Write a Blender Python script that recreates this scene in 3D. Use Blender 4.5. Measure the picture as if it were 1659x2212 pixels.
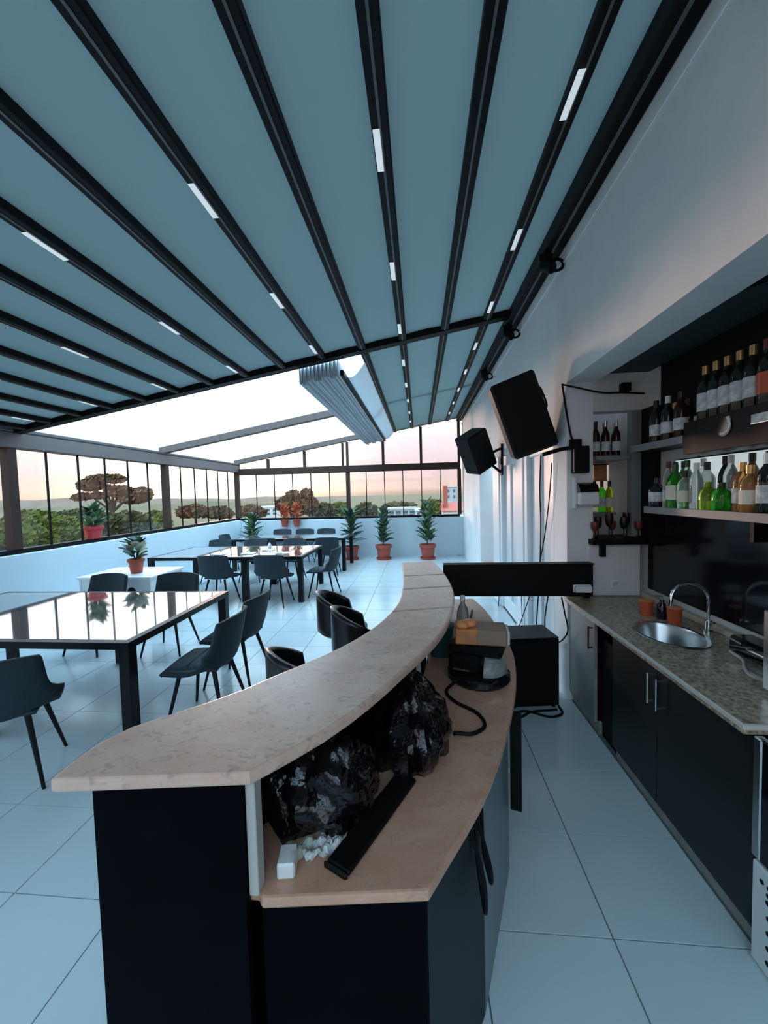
import bpy, math, random
from mathutils import Matrix, Vector, Euler
random.seed(7)
PI = math.pi
S = bpy.context.scene
C = S.collection
for o in list(bpy.data.objects): bpy.data.objects.remove(o)

# ------------------------------------------------------------------ camera
H = 1.73; FPX = 830.0; PW, PH = 1659, 2212
PITCH, YAW, ROLL = 0.0482308, 0.0914832, -0.0256644
def _R(p, y, r):
    c, s = math.cos, math.sin
    Rx = Matrix(((1,0,0),(0,c(p),-s(p)),(0,s(p),c(p))))
    Ry = Matrix(((c(y),0,s(y)),(0,1,0),(-s(y),0,c(y))))
    Rz = Matrix(((c(r),-s(r),0),(s(r),c(r),0),(0,0,1)))
    return Rz @ Rx @ Ry
MT = _R(PITCH, YAW, ROLL).transposed()
def _w(v):
    w = MT @ Vector(v); return Vector((w.x, w.z, -w.y))
cam = bpy.data.objects.new('camera', bpy.data.cameras.new('camera')); C.objects.link(cam)
rx, ry, rz = _w((1,0,0)), -_w((0,1,0)), -_w((0,0,1))
cam.matrix_world = Matrix(((rx.x,ry.x,rz.x,0),(rx.y,ry.y,rz.y,0),(rx.z,ry.z,rz.z,H),(0,0,0,1)))
cam.data.sensor_fit = 'HORIZONTAL'; cam.data.sensor_width = 36.0
cam.data.lens = FPX / PW * 36.0
cam.data.clip_start = 0.02; cam.data.clip_end = 3000
S.camera = cam
def ray(x, y): return _w(((x-PW/2)/FPX, (y-PH/2)/FPX, 1))
def atz(x, y, z): r = ray(x, y); t = (z-H)/r.z; return Vector((0,0,H)) + r*t
def atx(x, y, X): r = ray(x, y); return Vector((0,0,H)) + r*(X/r.x)
def aty(x, y, Y): r = ray(x, y); return Vector((0,0,H)) + r*(Y/r.y)

# ------------------------------------------------------------------ world, sun, exposure
SUN_DIR = ray(470, 1030).normalized()
W = bpy.data.worlds.new('sky'); S.world = W; W.use_nodes = True
nt = W.node_tree; nt.nodes.clear()
def N(t, **k):
    n = nt.nodes.new(t)
    for a, b in k.items(): setattr(n, a, b)
    return n
tc = N('ShaderNodeTexCoord'); sep = N('ShaderNodeSeparateXYZ')
nt.links.new(tc.outputs['Generated'], sep.inputs[0])
ramp = N('ShaderNodeValToRGB'); cr = ramp.color_ramp
stops = [(0.0, (.25,.20,.17)), (0.012, (.40,.30,.26)), (.06, (.41,.315,.325)), (.14, (.47,.42,.45)), (.24, (.64,.76,.85)), (.5, (.85,1.30,1.66)), (1.0, (.93,1.52,1.98))]
cr.elements[0].position = stops[0][0]; cr.elements[0].color = (*stops[0][1], 1)
cr.elements[1].position = stops[-1][0]; cr.elements[1].color = (*stops[-1][1], 1)
for p, c in stops[1:-1]:
    e = cr.elements.new(p); e.color = (*c, 1)
nt.links.new(sep.outputs['Z'], ramp.inputs[0])
dot = N('ShaderNodeVectorMath', operation='DOT_PRODUCT'); dot.inputs[1].default_value = SUN_DIR
nt.links.new(tc.outputs['Generated'], dot.inputs[0])
mx = N('ShaderNodeMath', operation='MAXIMUM'); mx.inputs[1].default_value = 0
nt.links.new(dot.outputs['Value'], mx.inputs[0])
pw = N('ShaderNodeMath', operation='POWER'); pw.inputs[1].default_value = 30
nt.links.new(mx.outputs[0], pw.inputs[0])
glow = N('ShaderNodeVectorMath', operation='SCALE'); glow.inputs[0].default_value = (.70,.52,.34)
nt.links.new(pw.outputs[0], glow.inputs['Scale'])
add = N('ShaderNodeVectorMath', operation='ADD')
nt.links.new(ramp.outputs[0], add.inputs[0]); nt.links.new(glow.outputs[0], add.inputs[1])
bg = N('ShaderNodeBackground'); bg.inputs[1].default_value = 1.0
nt.links.new(add.outputs[0], bg.inputs[0])
wo = N('ShaderNodeOutputWorld'); nt.links.new(bg.outputs[0], wo.inputs[0])

sl = bpy.data.lights.new('low_sun', 'SUN'); sl.energy = 0.6; sl.angle = math.radians(6); sl.color = (1.0,.62,.48)
so = bpy.data.objects.new('low_sun', sl); C.objects.link(so)
sd = Vector((SUN_DIR.x, SUN_DIR.y, 0.05)).normalized()
so.rotation_euler = sd.to_track_quat('Z', 'Y').to_euler(); so.location = sd*40

vs = S.view_settings
vs.view_transform = 'Standard'; vs.look = 'None'; vs.gamma = 1; vs.use_curve_mapping = False
vs.exposure = 1.45
S.cycles.max_bounces = 10; S.cycles.diffuse_bounces = 5; S.cycles.glossy_bounces = 5; S.cycles.transparent_max_bounces = 16
S.cycles.transmission_bounces = 6; S.cycles.caustics_reflective = False; S.cycles.caustics_refractive = False
S.cycles.sample_clamp_indirect = 6
S.cycles.use_denoising = True

# ------------------------------------------------------------------ materials
MATS = {}
def mat(name, col, rough=.5, metal=0, spec=.5, trans=0, noise=None, bump=None, emit=None, coat=0, alpha=None, ior=1.45):
    """noise = (scale, second colour, contrast, detail); bump = (scale, strength)"""
    m = bpy.data.materials.new(name); m.use_nodes = True
    t = m.node_tree; b = t.nodes['Principled BSDF']
    b.inputs['Base Color'].default_value = (*col, 1); b.inputs['Roughness'].default_value = rough
    b.inputs['Metallic'].default_value = metal; b.inputs['Specular IOR Level'].default_value = spec
    b.inputs['Transmission Weight'].default_value = trans; b.inputs['Coat Weight'].default_value = coat
    b.inputs['IOR'].default_value = ior
    if emit: b.inputs['Emission Color'].default_value = (*emit[0], 1); b.inputs['Emission Strength'].default_value = emit[1]
    if noise or bump:
        tcn = t.nodes.new('ShaderNodeTexCoord')
    if noise:
        sc, c2, con, det = noise
        n = t.nodes.new('ShaderNodeTexNoise'); n.inputs['Scale'].default_value = sc; n.inputs['Detail'].default_value = det
        t.links.new(tcn.outputs['Object'], n.inputs['Vector'])
        r = t.nodes.new('ShaderNodeValToRGB'); e = r.color_ramp.elements
        e[0].position = .5-con; e[1].position = .5+con; e[0].color = (*col,1); e[1].color = (*c2,1)
        t.links.new(n.outputs['Fac'], r.inputs[0]); t.links.new(r.outputs[0], b.inputs['Base Color'])
    if bump:
        n2 = t.nodes.new('ShaderNodeTexNoise'); n2.inputs['Scale'].default_value = bump[0]; n2.inputs['Detail'].default_value = 3
        t.links.new(tcn.outputs['Object'], n2.inputs['Vector'])
        bp = t.nodes.new('ShaderNodeBump'); bp.inputs['Strength'].default_value = bump[1]; bp.inputs['Distance'].default_value = .02
        t.links.new(n2.outputs['Fac'], bp.inputs['Height']); t.links.new(bp.outputs[0], b.inputs['Normal'])
    MATS[name] = m
    return m
def glassy(name, tint, gloss=.08, rough=.0):
    """thin clear sheet: tinted transparency plus a mirror share"""
    m = bpy.data.materials.new(name); m.use_nodes = True; t = m.node_tree; t.nodes.clear()
    tr = t.nodes.new('ShaderNodeBsdfTransparent'); tr.inputs[0].default_value = (*tint, 1)
    gl = t.nodes.new('ShaderNodeBsdfGlossy'); gl.inputs['Roughness'].default_value = rough
    mxn = t.nodes.new('ShaderNodeMixShader'); mxn.inputs[0].default_value = gloss
    ou = t.nodes.new('ShaderNodeOutputMaterial')
    t.links.new(tr.outputs[0], mxn.inputs[1]); t.links.new(gl.outputs[0], mxn.inputs[2]); t.links.new(mxn.outputs[0], ou.inputs[0])
    MATS[name] = m; return m
def cloth(name, col, trans_col, share):
    m = bpy.data.materials.new(name); m.use_nodes = True; t = m.node_tree; t.nodes.clear()
    d = t.nodes.new('ShaderNodeBsdfDiffuse'); d.inputs[0].default_value = (*col,1)
    tl = t.nodes.new('ShaderNodeBsdfTranslucent'); tl.inputs[0].default_value = (*trans_col,1)
    mxn = t.nodes.new('ShaderNodeMixShader'); mxn.inputs[0].default_value = share
    ou = t.nodes.new('ShaderNodeOutputMaterial')
    t.links.new(d.outputs[0], mxn.inputs[1]); t.links.new(tl.outputs[0], mxn.inputs[2]); t.links.new(mxn.outputs[0], ou.inputs[0])
    MATS[name] = m; return m

mat('plaster', (.86,.86,.85), .7, noise=(3,(.76,.79,.80),.2,3))
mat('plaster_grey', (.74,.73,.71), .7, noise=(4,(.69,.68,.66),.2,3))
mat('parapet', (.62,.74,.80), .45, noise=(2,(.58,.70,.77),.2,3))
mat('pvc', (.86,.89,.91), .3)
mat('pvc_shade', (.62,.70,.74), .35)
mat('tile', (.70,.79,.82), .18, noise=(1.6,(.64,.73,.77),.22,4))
mat('grout', (.20,.23,.24), .9)
mat('anthracite', (.0045,.0045,.0055), .5, spec=.16)
mat('frame_bloom_brown', (.040,.022,.017), .5, spec=.35)  # dark frame colour with the warm brown lens bloom painted in
cloth('roof_cloth', (.28,.355,.355), (.40,.55,.56), .045)
cloth('fold_cloth', (.62,.68,.72), (.60,.66,.70), .16)
mat('bar_grey', (.10,.10,.10), .4)
mat('beam_haze_grey', (.13,.115,.112), .45)  # anthracite beams, daylight and haze painted in as a lighter grey
mat('led', (.9,.93,.95), .4, emit=((.9,.97,1.0), .16))
glassy('pane', (.93,.94,.94), .05)
mat('black_lam', (.0012,.0012,.0018), .55, spec=.03, noise=(9,(.0026,.0028,.005),.25,5))
mat('slate_lam', (.012,.018,.023), .5, spec=.25)
mat('steel', (.55,.57,.58), .28, metal=1)
mat('steel_panel', (.20,.24,.26), .38, metal=.4)
mat('chrome', (.75,.76,.77), .08, metal=1)
mat('post_grey', (.50,.49,.45), .5)
mat('black_plastic', (.0035,.0035,.004), .5, spec=.2)
mat('black_gloss', (.006,.006,.008), .08)
mat('rubber', (.004,.004,.0045), .6, spec=.2)
mat('bin_bag', (.004,.003,.0045), .14, bump=(14,.8))
mat('chair_cloth', (.017,.032,.042), .75, bump=(60,.15))
mat('chair_seat', (.040,.056,.068), .8, bump=(60,.15))
mat('chair_leg', (.004,.005,.006), .5, spec=.3)
mat('stool_leather', (.014,.012,.013), .28)
mat('table_frame', (.004,.004,.005), .4, spec=.3)
mat('table_glass', (.66,.62,.62), .05, metal=.9, spec=.8)
mat('terracotta', (.42,.09,.055), .6, noise=(12,(.34,.07,.05),.25,3))
mat('pot_red', (.50,.045,.045), .55)
mat('soil', (.03,.02,.015), .95)
mat('leaf_dark', (.030,.075,.050), .4)
mat('leaf_mid', (.060,.13,.055), .45)
mat('leaf_pale', (.20,.30,.15), .5)
mat('leaf_red', (.42,.075,.03), .5)
mat('leaf_cream', (.50,.52,.40), .5)
mat('stem', (.07,.05,.03), .8)
mat('granite', (.22,.16,.11), .22, noise=(60,(.60,.48,.36),.16,6))
mat('worktop_edge', (.62,.58,.52), .5)
mat('cabinet_front', (.012,.014,.014), .36, spec=.4)
mat('cabinet_front_pale', (.26,.27,.26), .4)
mat('plinth', (.42,.42,.38), .6, noise=(8,(.30,.29,.25),.2,3))
mat('splash', (.006,.007,.010), .12)
mat('added_glow', (.80,.82,.80), .5, emit=((.74,.88,.90), .20))  # emission of the added glow behind the bottles
mat('added_glow_warm', (.80,.74,.64), .5, emit=((.95,.80,.62), .13))
mat('shelf_grey', (.24,.25,.25), .5)
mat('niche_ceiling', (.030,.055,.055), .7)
mat('wood_ledge', (.62,.52,.40), .5)
mat('orange_cup', (.55,.10,.04), .4)
mat('orange_wood', (.72,.27,.11), .45)
mat('orange_box', (.70,.26,.09), .5, noise=(7,(.30,.16,.09),.12,2))
mat('card', (.28,.19,.13), .7)
mat('teal', (.02,.10,.11), .4)
mat('white_plastic', (.78,.79,.79), .4)
mat('paper', (.74,.76,.74), .7, noise=(30,(.50,.52,.52),.1,2))
mat('paper_cream', (.78,.72,.58), .7)
mat('paper_dark', (.10,.10,.11), .7)
mat('foil_red', (.16,.03,.02), .35)
mat('foil_gold', (.55,.36,.15), .3, metal=.8)
mat('foil_black', (.012,.012,.014), .35)
mat('wine_glass', (.010,.014,.010), .06)
for nm, c in (('green',(.06,.62,.03)),('dark_green',(.03,.14,.05)),('lime',(.55,.80,.05)),('clear',(.90,.94,.93)),('amber',(.85,.25,.03)),('orange',(.95,.48,.16)),('red',(.75,.05,.02)),('brown',(.10,.035,.015)),('pale_green',(.62,.80,.62))):
    mat('glass_'+nm, c, .04, trans=.75, ior=1.35)
mat('field', (.10,.075,.025), .95, noise=(.05,(.13,.09,.04),.2,6))
mat('hill', (.15,.085,.055), .95, noise=(.02,(.18,.11,.07),.2,5))
mat('pine', (.14,.062,.030), .9, noise=(.8,(.09,.05,.022),.2,3))
mat('bush', (.070,.085,.010), .9, noise=(.7,(.13,.135,.015),.25,4))
mat('bush_dark', (.050,.048,.015), .9, noise=(.7,(.075,.065,.02),.25,4))
mat('trunk', (.06,.035,.022), .9)
mat('roof_tile', (.50,.12,.08), .7)
mat('house_wall', (.62,.60,.58), .8)
mat('house_grey', (.42,.43,.44), .8)
mat('house_glass', (.10,.12,.14), .2)

def stone(name, c1, c2, c3):
    m = bpy.data.materials.new(name); m.use_nodes = True; t = m.node_tree; b = t.nodes['Principled BSDF']
    b.inputs['Roughness'].default_value = .28
    tcn = t.nodes.new('ShaderNodeTexCoord')
    mp = t.nodes.new('ShaderNodeMapping'); mp.inputs['Scale'].default_value = (1,1.6,1)
    t.links.new(tcn.outputs['Object'], mp.inputs[0])
    n = t.nodes.new('ShaderNodeTexNoise'); n.inputs['Scale'].default_value = 5; n.inputs['Detail'].default_value = 8; n.inputs['Roughness'].default_value = .65; n.inputs['Distortion'].default_value = .6
    t.links.new(mp.outputs[0], n.inputs['Vector'])
    r = t.nodes.new('ShaderNodeValToRGB'); e = r.color_ramp.elements
    e[0].position = .34; e[0].color = (*c1,1); e[1].position = .68; e[1].color = (*c2,1)
    t.links.new(n.outputs['Fac'], r.inputs[0])
    n2 = t.nodes.new('ShaderNodeTexNoise'); n2.inputs['Scale'].default_value = 22; n2.inputs['Detail'].default_value = 6; n2.inputs['Distortion'].default_value = 1.5
    t.links.new(mp.outputs[0], n2.inputs['Vector'])
    r2 = t.nodes.new('ShaderNodeValToRGB'); e2 = r2.color_ramp.elements
    e2[0].position = .56; e2[0].color = (0,0,0,1); e2[1].position = .66; e2[1].color = (1,1,1,1)
    t.links.new(n2.outputs['Fac'], r2.inputs[0])
    mxn = t.nodes.new('ShaderNodeMix'); mxn.data_type = 'RGBA'; mxn.inputs[7].default_value = (*c3,1)
    ml = t.nodes.new('ShaderNodeMath'); ml.operation = 'MULTIPLY'; ml.inputs[1].default_value = .55
    t.links.new(r2.outputs[0], ml.inputs[0]); t.links.new(ml.outputs[0], mxn.inputs[0]); t.links.new(r.outputs[0], mxn.inputs[6])
    t.links.new(mxn.outputs[2], b.inputs['Base Color'])
    MATS[name] = m
stone('bar_stone', (.64,.40,.31), (.76,.56,.46), (.32,.24,.20))
stone('work_stone', (.56,.29,.19), (.68,.40,.28), (.44,.27,.18))

# ------------------------------------------------------------------ mesh helpers
class MB:
    def __init__(s): s.v = []; s.f = []
    def add(s, vs, fs):
        k = len(s.v); s.v += [tuple(v) for v in vs]; s.f += [tuple(i+k for i in f) for f in fs]; return s
    def box(s, x0, x1, y0, y1, z0, z1, b=0):
        if b <= 0:
            return s.add([(x0,y0,z0),(x1,y0,z0),(x1,y1,z0),(x0,y1,z0),(x0,y0,z1),(x1,y0,z1),(x1,y1,z1),(x0,y1,z1)],
                         [(0,3,2,1),(4,5,6,7),(0,1,5,4),(1,2,6,5),(2,3,7,6),(3,0,4,7)])
        b = min(b, .49*min(abs(x1-x0), abs(y1-y0), abs(z1-z0)))
        V = []; idx = {}
        X, Y, Z = (x0,x1), (y0,y1), (z0,z1)
        for i in (0,1):
            for j in (0,1):
                for k in (0,1):
                    sx, sy, sz = (1,-1)[i], (1,-1)[j], (1,-1)[k]
                    for a in range(3):
                        p = [X[i]+sx*b, Y[j]+sy*b, Z[k]+sz*b]; p[a] = (X,Y,Z)[a][(i,j,k)[a]]
                        idx[i,j,k,a] = len(V); V.append(p)
        F = []
        for a in range(3):
            o = [q for q in range(3) if q != a]
            for e in (0,1):
                quad = []
                for (u, w) in ((0,0),(1,0),(1,1),(0,1)):
                    t = [0,0,0]; t[a] = e; t[o[0]] = u; t[o[1]] = w; quad.append(idx[(*t, a)])
                if (e == 1) == (a == 1): quad.reverse()
                F.append(quad)
        for a in range(3):
            o = [q for q in range(3) if q != a]
            for u in (0,1):
                for w in (0,1):
                    t0 = [0,0,0]; t1 = [0,0,0]; t0[o[0]] = t1[o[0]] = u; t0[o[1]] = t1[o[1]] = w; t1[a] = 1
                    F.append([idx[(*t0,o[0])], idx[(*t1,o[0])], idx[(*t1,o[1])], idx[(*t0,o[1])]])
        for i in (0,1):
            for j in (0,1):
                for k in (0,1): F.append([idx[i,j,k,0], idx[i,j,k,1], idx[i,j,k,2]])
        return s.add(V, F)
    def prism(s, poly, z0, z1):
        n = len(poly)
        return s.add([(p[0],p[1],z0) for p in poly]+[(p[0],p[1],z1) for p in poly],
                     [tuple(range(n-1,-1,-1)), tuple(range(n,2*n))]+[(i,(i+1)%n,n+(i+1)%n,n+i) for i in range(n)])
    def tube(s, pts, r, n=8, caps=True):
        pts = [Vector(p) for p in pts]; rs = r if isinstance(r,(list,tuple)) else [r]*len(pts)
        V = []; F = []; up = None
        for i, p in enumerate(pts):
            d = (pts[min(i+1,len(pts)-1)]-pts[max(i-1,0)]).normalized()
            if up is None: up = d.orthogonal().normalized()
            up = (up - d*up.dot(d)); up = up.normalized() if up.length > 1e-6 else d.orthogonal().normalized()
            sd_ = d.cross(up)
            for k in range(n):
                a = 2*PI*k/n; V.append(p + (up*math.cos(a)+sd_*math.sin(a))*rs[i])
        for i in range(len(pts)-1):
            for k in range(n): F.append((i*n+k, i*n+(k+1)%n, (i+1)*n+(k+1)%n, (i+1)*n+k))
        if caps: F.append(tuple(range(n-1,-1,-1))); F.append(tuple(range((len(pts)-1)*n, len(pts)*n)))
        return s.add(V, F)
    def lathe(s, prof, n=20, c=(0,0,0), sq=0):
        V = []; F = []
        for (r, z) in prof:
            for k in range(n):
                a = 2*PI*(k+.5)/n; ca, sa = math.cos(a), math.sin(a)
                q = 1 if not sq else 1/max(abs(ca),abs(sa))*sq+(1-sq)
                V.append((c[0]+r*q*ca, c[1]+r*q*sa, c[2]+z))
        for i in range(len(prof)-1):
            for k in range(n): F.append((i*n+k, i*n+(k+1)%n, (i+1)*n+(k+1)%n, (i+1)*n+k))
        F.append(tuple(range(n-1,-1,-1))); F.append(tuple(range((len(prof)-1)*n, len(prof)*n)))
        return s.add(V, F)
    def grid(s, fn, nu, nv):
        V = [fn(i/nu, j/nv) for j in range(nv+1) for i in range(nu+1)]
        return s.add(V, [(j*(nu+1)+i, j*(nu+1)+i+1, (j+1)*(nu+1)+i+1, (j+1)*(nu+1)+i) for j in range(nv) for i in range(nu)])
    def xf(s, M):
        s.v = [tuple(M @ Vector(v)) for v in s.v]; return s
    def blob(s, c, r, n=10, jit=0, rng=random):
        V = []; F = []
        for j in range(n//2+1):
            th = PI*j/(n//2)
            for k in range(n):
                a = 2*PI*k/n; q = 1+rng.uniform(-jit,jit)
                V.append((c[0]+r[0]*q*math.sin(th)*math.cos(a), c[1]+r[1]*q*math.sin(th)*math.sin(a), c[2]+r[2]*q*math.cos(th)))
        for j in range(n//2):
            for k in range(n): F.append((j*n+k, (j+1)*n+k, (j+1)*n+(k+1)%n, j*n+(k+1)%n))
        return s.add(V, F)
def mesh(mb, name, m, smooth=False):
    me = bpy.data.meshes.new(name); me.from_pydata(mb.v, [], mb.f); me.update()
    import bmesh
    b = bmesh.new(); b.from_mesh(me); bmesh.ops.recalc_face_normals(b, faces=b.faces); b.to_mesh(me); b.free()
    me.materials.append(MATS[m])
    if smooth:
        for p in me.polygons: p.use_smooth = True
        try: me.set_sharp_from_angle(angle=math.radians(40))
        except Exception: pass
    return me
def obj(name, mb, m, parent=None, smooth=False, loc=None, rot=None):
    me = mb if isinstance(mb, bpy.types.Mesh) else mesh(mb, name, m, smooth)
    o = bpy.data.objects.new(name, me); C.objects.link(o)
    if parent: o.parent = parent
    if loc is not None: o.location = loc
    if rot is not None: o.rotation_euler = rot
    return o
def tag(o, label, cat, group=None):
    o['label'] = label; o['category'] = cat
    if group: o['group'] = group
    return o
def thing(name, label, cat, loc=(0,0,0), rz=0, group=None):
    o = bpy.data.objects.new(name, None); C.objects.link(o); o.empty_display_size = .1
    o.location = loc; o.rotation_euler = (0,0,rz)
    return tag(o, label, cat, group)
def struct(o): o['kind'] = 'structure'; return o
def sempty(name, loc=(0,0,0)):
    o = bpy.data.objects.new(name, None); C.objects.link(o); o.location = loc; o['kind'] = 'structure'; return o
def copy_tree(o, parent=None):
    c = o.copy(); C.objects.link(c); c.parent = parent
    for ch in list(o.children): copy_tree(ch, c)
    return c
def dup(root, loc, rz, label=None, group=None):
    r = copy_tree(root); r.location = loc; r.rotation_euler = (0,0,rz)
    if label: r['label'] = label
    if group: r['group'] = group
    return r
def curve(pts, n=6):
    """Catmull-Rom through points"""
    P = [Vector(p) for p in pts]; P = [P[0]*2-P[1]] + P + [P[-1]*2-P[-2]]; out = []
    for i in range(1, len(P)-2):
        for k in range(n):
            t = k/n; a, b, c, d = P[i-1], P[i], P[i+1], P[i+2]
            out.append(.5*((2*b)+(c-a)*t+(2*a-5*b+4*c-d)*t*t+(3*b-a-3*c+d)*t**3))
    out.append(P[-2]); return out
def B(*a, **k): return MB().box(*a, **k)

# ------------------------------------------------------------------ setting
XL, XR, YF, YB = -5.10, 1.18, 10.5, -1.6
def roof_z(x): return 3.70 + .17*(x-1.1)
fl = struct(obj('floor', B(XL-.3, 3.2, YB-.3, YF+.3, -.3, -.006), 'grout'))
TX, TY, X0, Y0 = .5065, .4600, .708, 1.465
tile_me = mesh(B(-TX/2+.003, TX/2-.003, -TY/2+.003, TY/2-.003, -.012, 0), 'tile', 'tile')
nt_ = 0
cells = []
for i in range(-13, 3):
    for j in range(-6, 22):
        cx, cy = X0+(i+.5)*TX, Y0+(j+.5)*TY
        if cx-TX/2 > XR+.02 or cx+TX/2 < XL or cy-TY/2 > YF or cy+TY/2 < YB: continue
        cells.append((cx, cy))
vis = [c for c in cells if c[1] > -.2]
vis.sort(key=lambda c: (c[0]**2+c[1]**2))
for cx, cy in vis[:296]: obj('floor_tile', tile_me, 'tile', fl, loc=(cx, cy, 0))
rest = MB()
for cx, cy in vis[296:]+[c for c in cells if c[1] <= -.2]:
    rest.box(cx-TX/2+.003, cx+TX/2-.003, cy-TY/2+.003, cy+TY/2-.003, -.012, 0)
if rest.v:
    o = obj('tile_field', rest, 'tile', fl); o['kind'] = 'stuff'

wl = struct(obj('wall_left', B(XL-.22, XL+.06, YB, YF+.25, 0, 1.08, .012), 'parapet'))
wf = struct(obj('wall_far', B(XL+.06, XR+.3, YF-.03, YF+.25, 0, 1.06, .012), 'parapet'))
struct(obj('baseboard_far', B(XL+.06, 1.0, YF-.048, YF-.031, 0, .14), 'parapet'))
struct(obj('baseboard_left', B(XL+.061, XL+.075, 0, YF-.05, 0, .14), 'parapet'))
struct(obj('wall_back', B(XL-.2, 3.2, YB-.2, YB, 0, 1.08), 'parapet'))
wn3 = sempty('window_3')
for x in (XL+.05, -3.1, -1.0, 1.1): obj('post', B(x-.05,x+.05,YB-.12,YB-.02,1.08,2.7+.17*(x-XL)), 'frame_bloom_brown', wn3)
obj('head_beam', B(XL,XR,YB-.15,YB,2.42,2.6), 'frame_bloom_brown', wn3)
for a, b in ((XL+.1,-3.15),(-3.05,-1.05),(-.95,1.05)): obj('glass_pane', B(a,b,YB-.075,YB-.065,1.08,2.42), 'pane', wn3)

# left glazing
def pane(p, x0, x1, y0, y1, z0, z1): return obj('glass_pane', B(x0,x1,y0,y1,z0,z1), 'pane', p)
ZS, ZH, ZT = 1.14, 2.42, 2.62
wn1 = sempty('window_1')
obj('bottom_rail', B(XL-.09, XL+.02, YB, YF+.05, 1.08, ZS, .008), 'anthracite', wn1)
obj('head_beam', B(XL-.12, XL+.06, YB, YF+.05, ZH, ZT, .01), 'beam_haze_grey', wn1)
posts = [-1.45, 1.43, 4.41, 7.40, YF-.0]
for y in posts: obj('post', B(XL-.08, XL+.03, y-.055, y+.055, ZS, ZH), 'frame_bloom_brown', wn1)
for a, b in zip(posts[:-1], posts[1:]):
    n = 6; st = (b-a)/n
    for k in range(n):
        pane(wn1, XL-.036, XL-.028, a+k*st+.004, a+(k+1)*st-.004, ZS, ZH)
        if k: obj('glazing_bar', B(XL-.042, XL-.022, a+k*st-.011, a+k*st+.011, ZS, ZH), 'anthracite', wn1)
# far glazing
wn2 = sempty('window_2')
XE = 1.09
obj('bottom_rail', B(XL+.03, XE, YF-.02, YF+.09, 1.06, 1.12, .008), 'anthracite', wn2)
obj('head_beam', B(XL+.03, XE+.03, YF-.06, YF+.12, 2.34, 2.52, .01), 'frame_bloom_brown', wn2)
fp = [XL+.0, -1.94, XE]
for x in (-1.94, XE): obj('post', B(x-.05, x+.05, YF-.03, YF+.08, 1.12, 2.34), 'frame_bloom_brown', wn2)
for a, b in zip(fp[:-1], fp[1:]):
    n = 6; st = (b-a)/n
    for k in range(n):
        pane(wn2, a+k*st+.004, a+(k+1)*st-.004, YF+.028, YF+.036, 1.12, 2.34)
        if k: obj('glazing_bar', B(a+k*st-.011, a+k*st+.011, YF+.022, YF+.042, 1.12, 2.34), 'anthracite', wn2)
gx = [XL+.05, -4.2, -3.15, -1.94, -.95, .08, XE]
for i, x in enumerate(gx[1:], 1):
    w = .035 if i != 3 else .03
    obj('gable_bar', B(x-w, x+w, YF-.02, YF+.06, 2.52, roof_z(x)-.02), 'frame_bloom_brown', wn2)
    if i == 3: obj('gable_bar', B(x-.13-.025, x-.13+.025, YF-.02, YF+.06, 2.52, roof_z(x-.13)-.02), 'frame_bloom_brown', wn2)
for a, b in zip(gx[:-1], gx[1:]):
    m = MB().add([(a,YF+.03,2.52),(b,YF+.03,2.52),(b,YF+.03,roof_z(b)),(a,YF+.03,roof_z(a))]+[(a,YF+.038,2.52),(b,YF+.038,2.52),(b,YF+.038,roof_z(b)),(a,YF+.038,roof_z(a))],
                 [(0,1,2,3),(7,6,5,4),(0,4,5,1),(1,5,6,2),(2,6,7,3),(3,7,4,0)])
    obj('gable_pane', m, 'pane', wn2)

# right wall: upper wall, pier, door range
wr = struct(obj('wall_right', B(XR, XR+.22, YB, YF, 2.57, 3.95), 'plaster'))
obj('pier', B(XR, XR+.20, 3.20, 3.50, 0, 2.57), 'plaster', wr)
obj('wall_panel', B(XR+.0, XR+.25, 7.62, YF, 0, 2.57), 'plaster', wr)
obj('door_lintel', B(XR+.0, XR+.22, 3.5, 7.62, 2.22, 2.57), 'plaster', wr)
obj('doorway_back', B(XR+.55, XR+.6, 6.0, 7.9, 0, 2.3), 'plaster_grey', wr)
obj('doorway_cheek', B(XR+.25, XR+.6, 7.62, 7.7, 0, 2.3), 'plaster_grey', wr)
struct(obj('trim_1', B(XR-.012, XR, YB, YF, 3.50, 3.56, .004), 'plaster'))
d1 = sempty('door_1')
def dbox(nm, y0, y1, x0, z0=0.02, z1=2.22, m='pvc'): return obj(nm, B(x0, XR+.16, y0, y1, z0, z1, .008), m, d1)
for (y0, y1, x) in ((3.50,3.60,.0),(4.40,4.52,.015),(4.52,4.86,.0),(5.72,5.80,.01),(5.80,6.24,-.01)): dbox('door_stile', y0, y1, XR+x)
for (y0, y1) in ((3.60,4.02),(4.02,4.40),(4.86,5.30),(5.30,5.72)):
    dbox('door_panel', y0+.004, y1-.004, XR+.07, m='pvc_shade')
    dbox('panel_bead', y0+.0, y0+.05, XR+.045)
for (y0, y1) in ((3.60,4.40),(4.86,5.72)):
    dbox('door_rail', y0, y1, XR+.04, .02, .22); dbox('door_rail', y0, y1, XR+.04, 2.08, 2.22)

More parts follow.
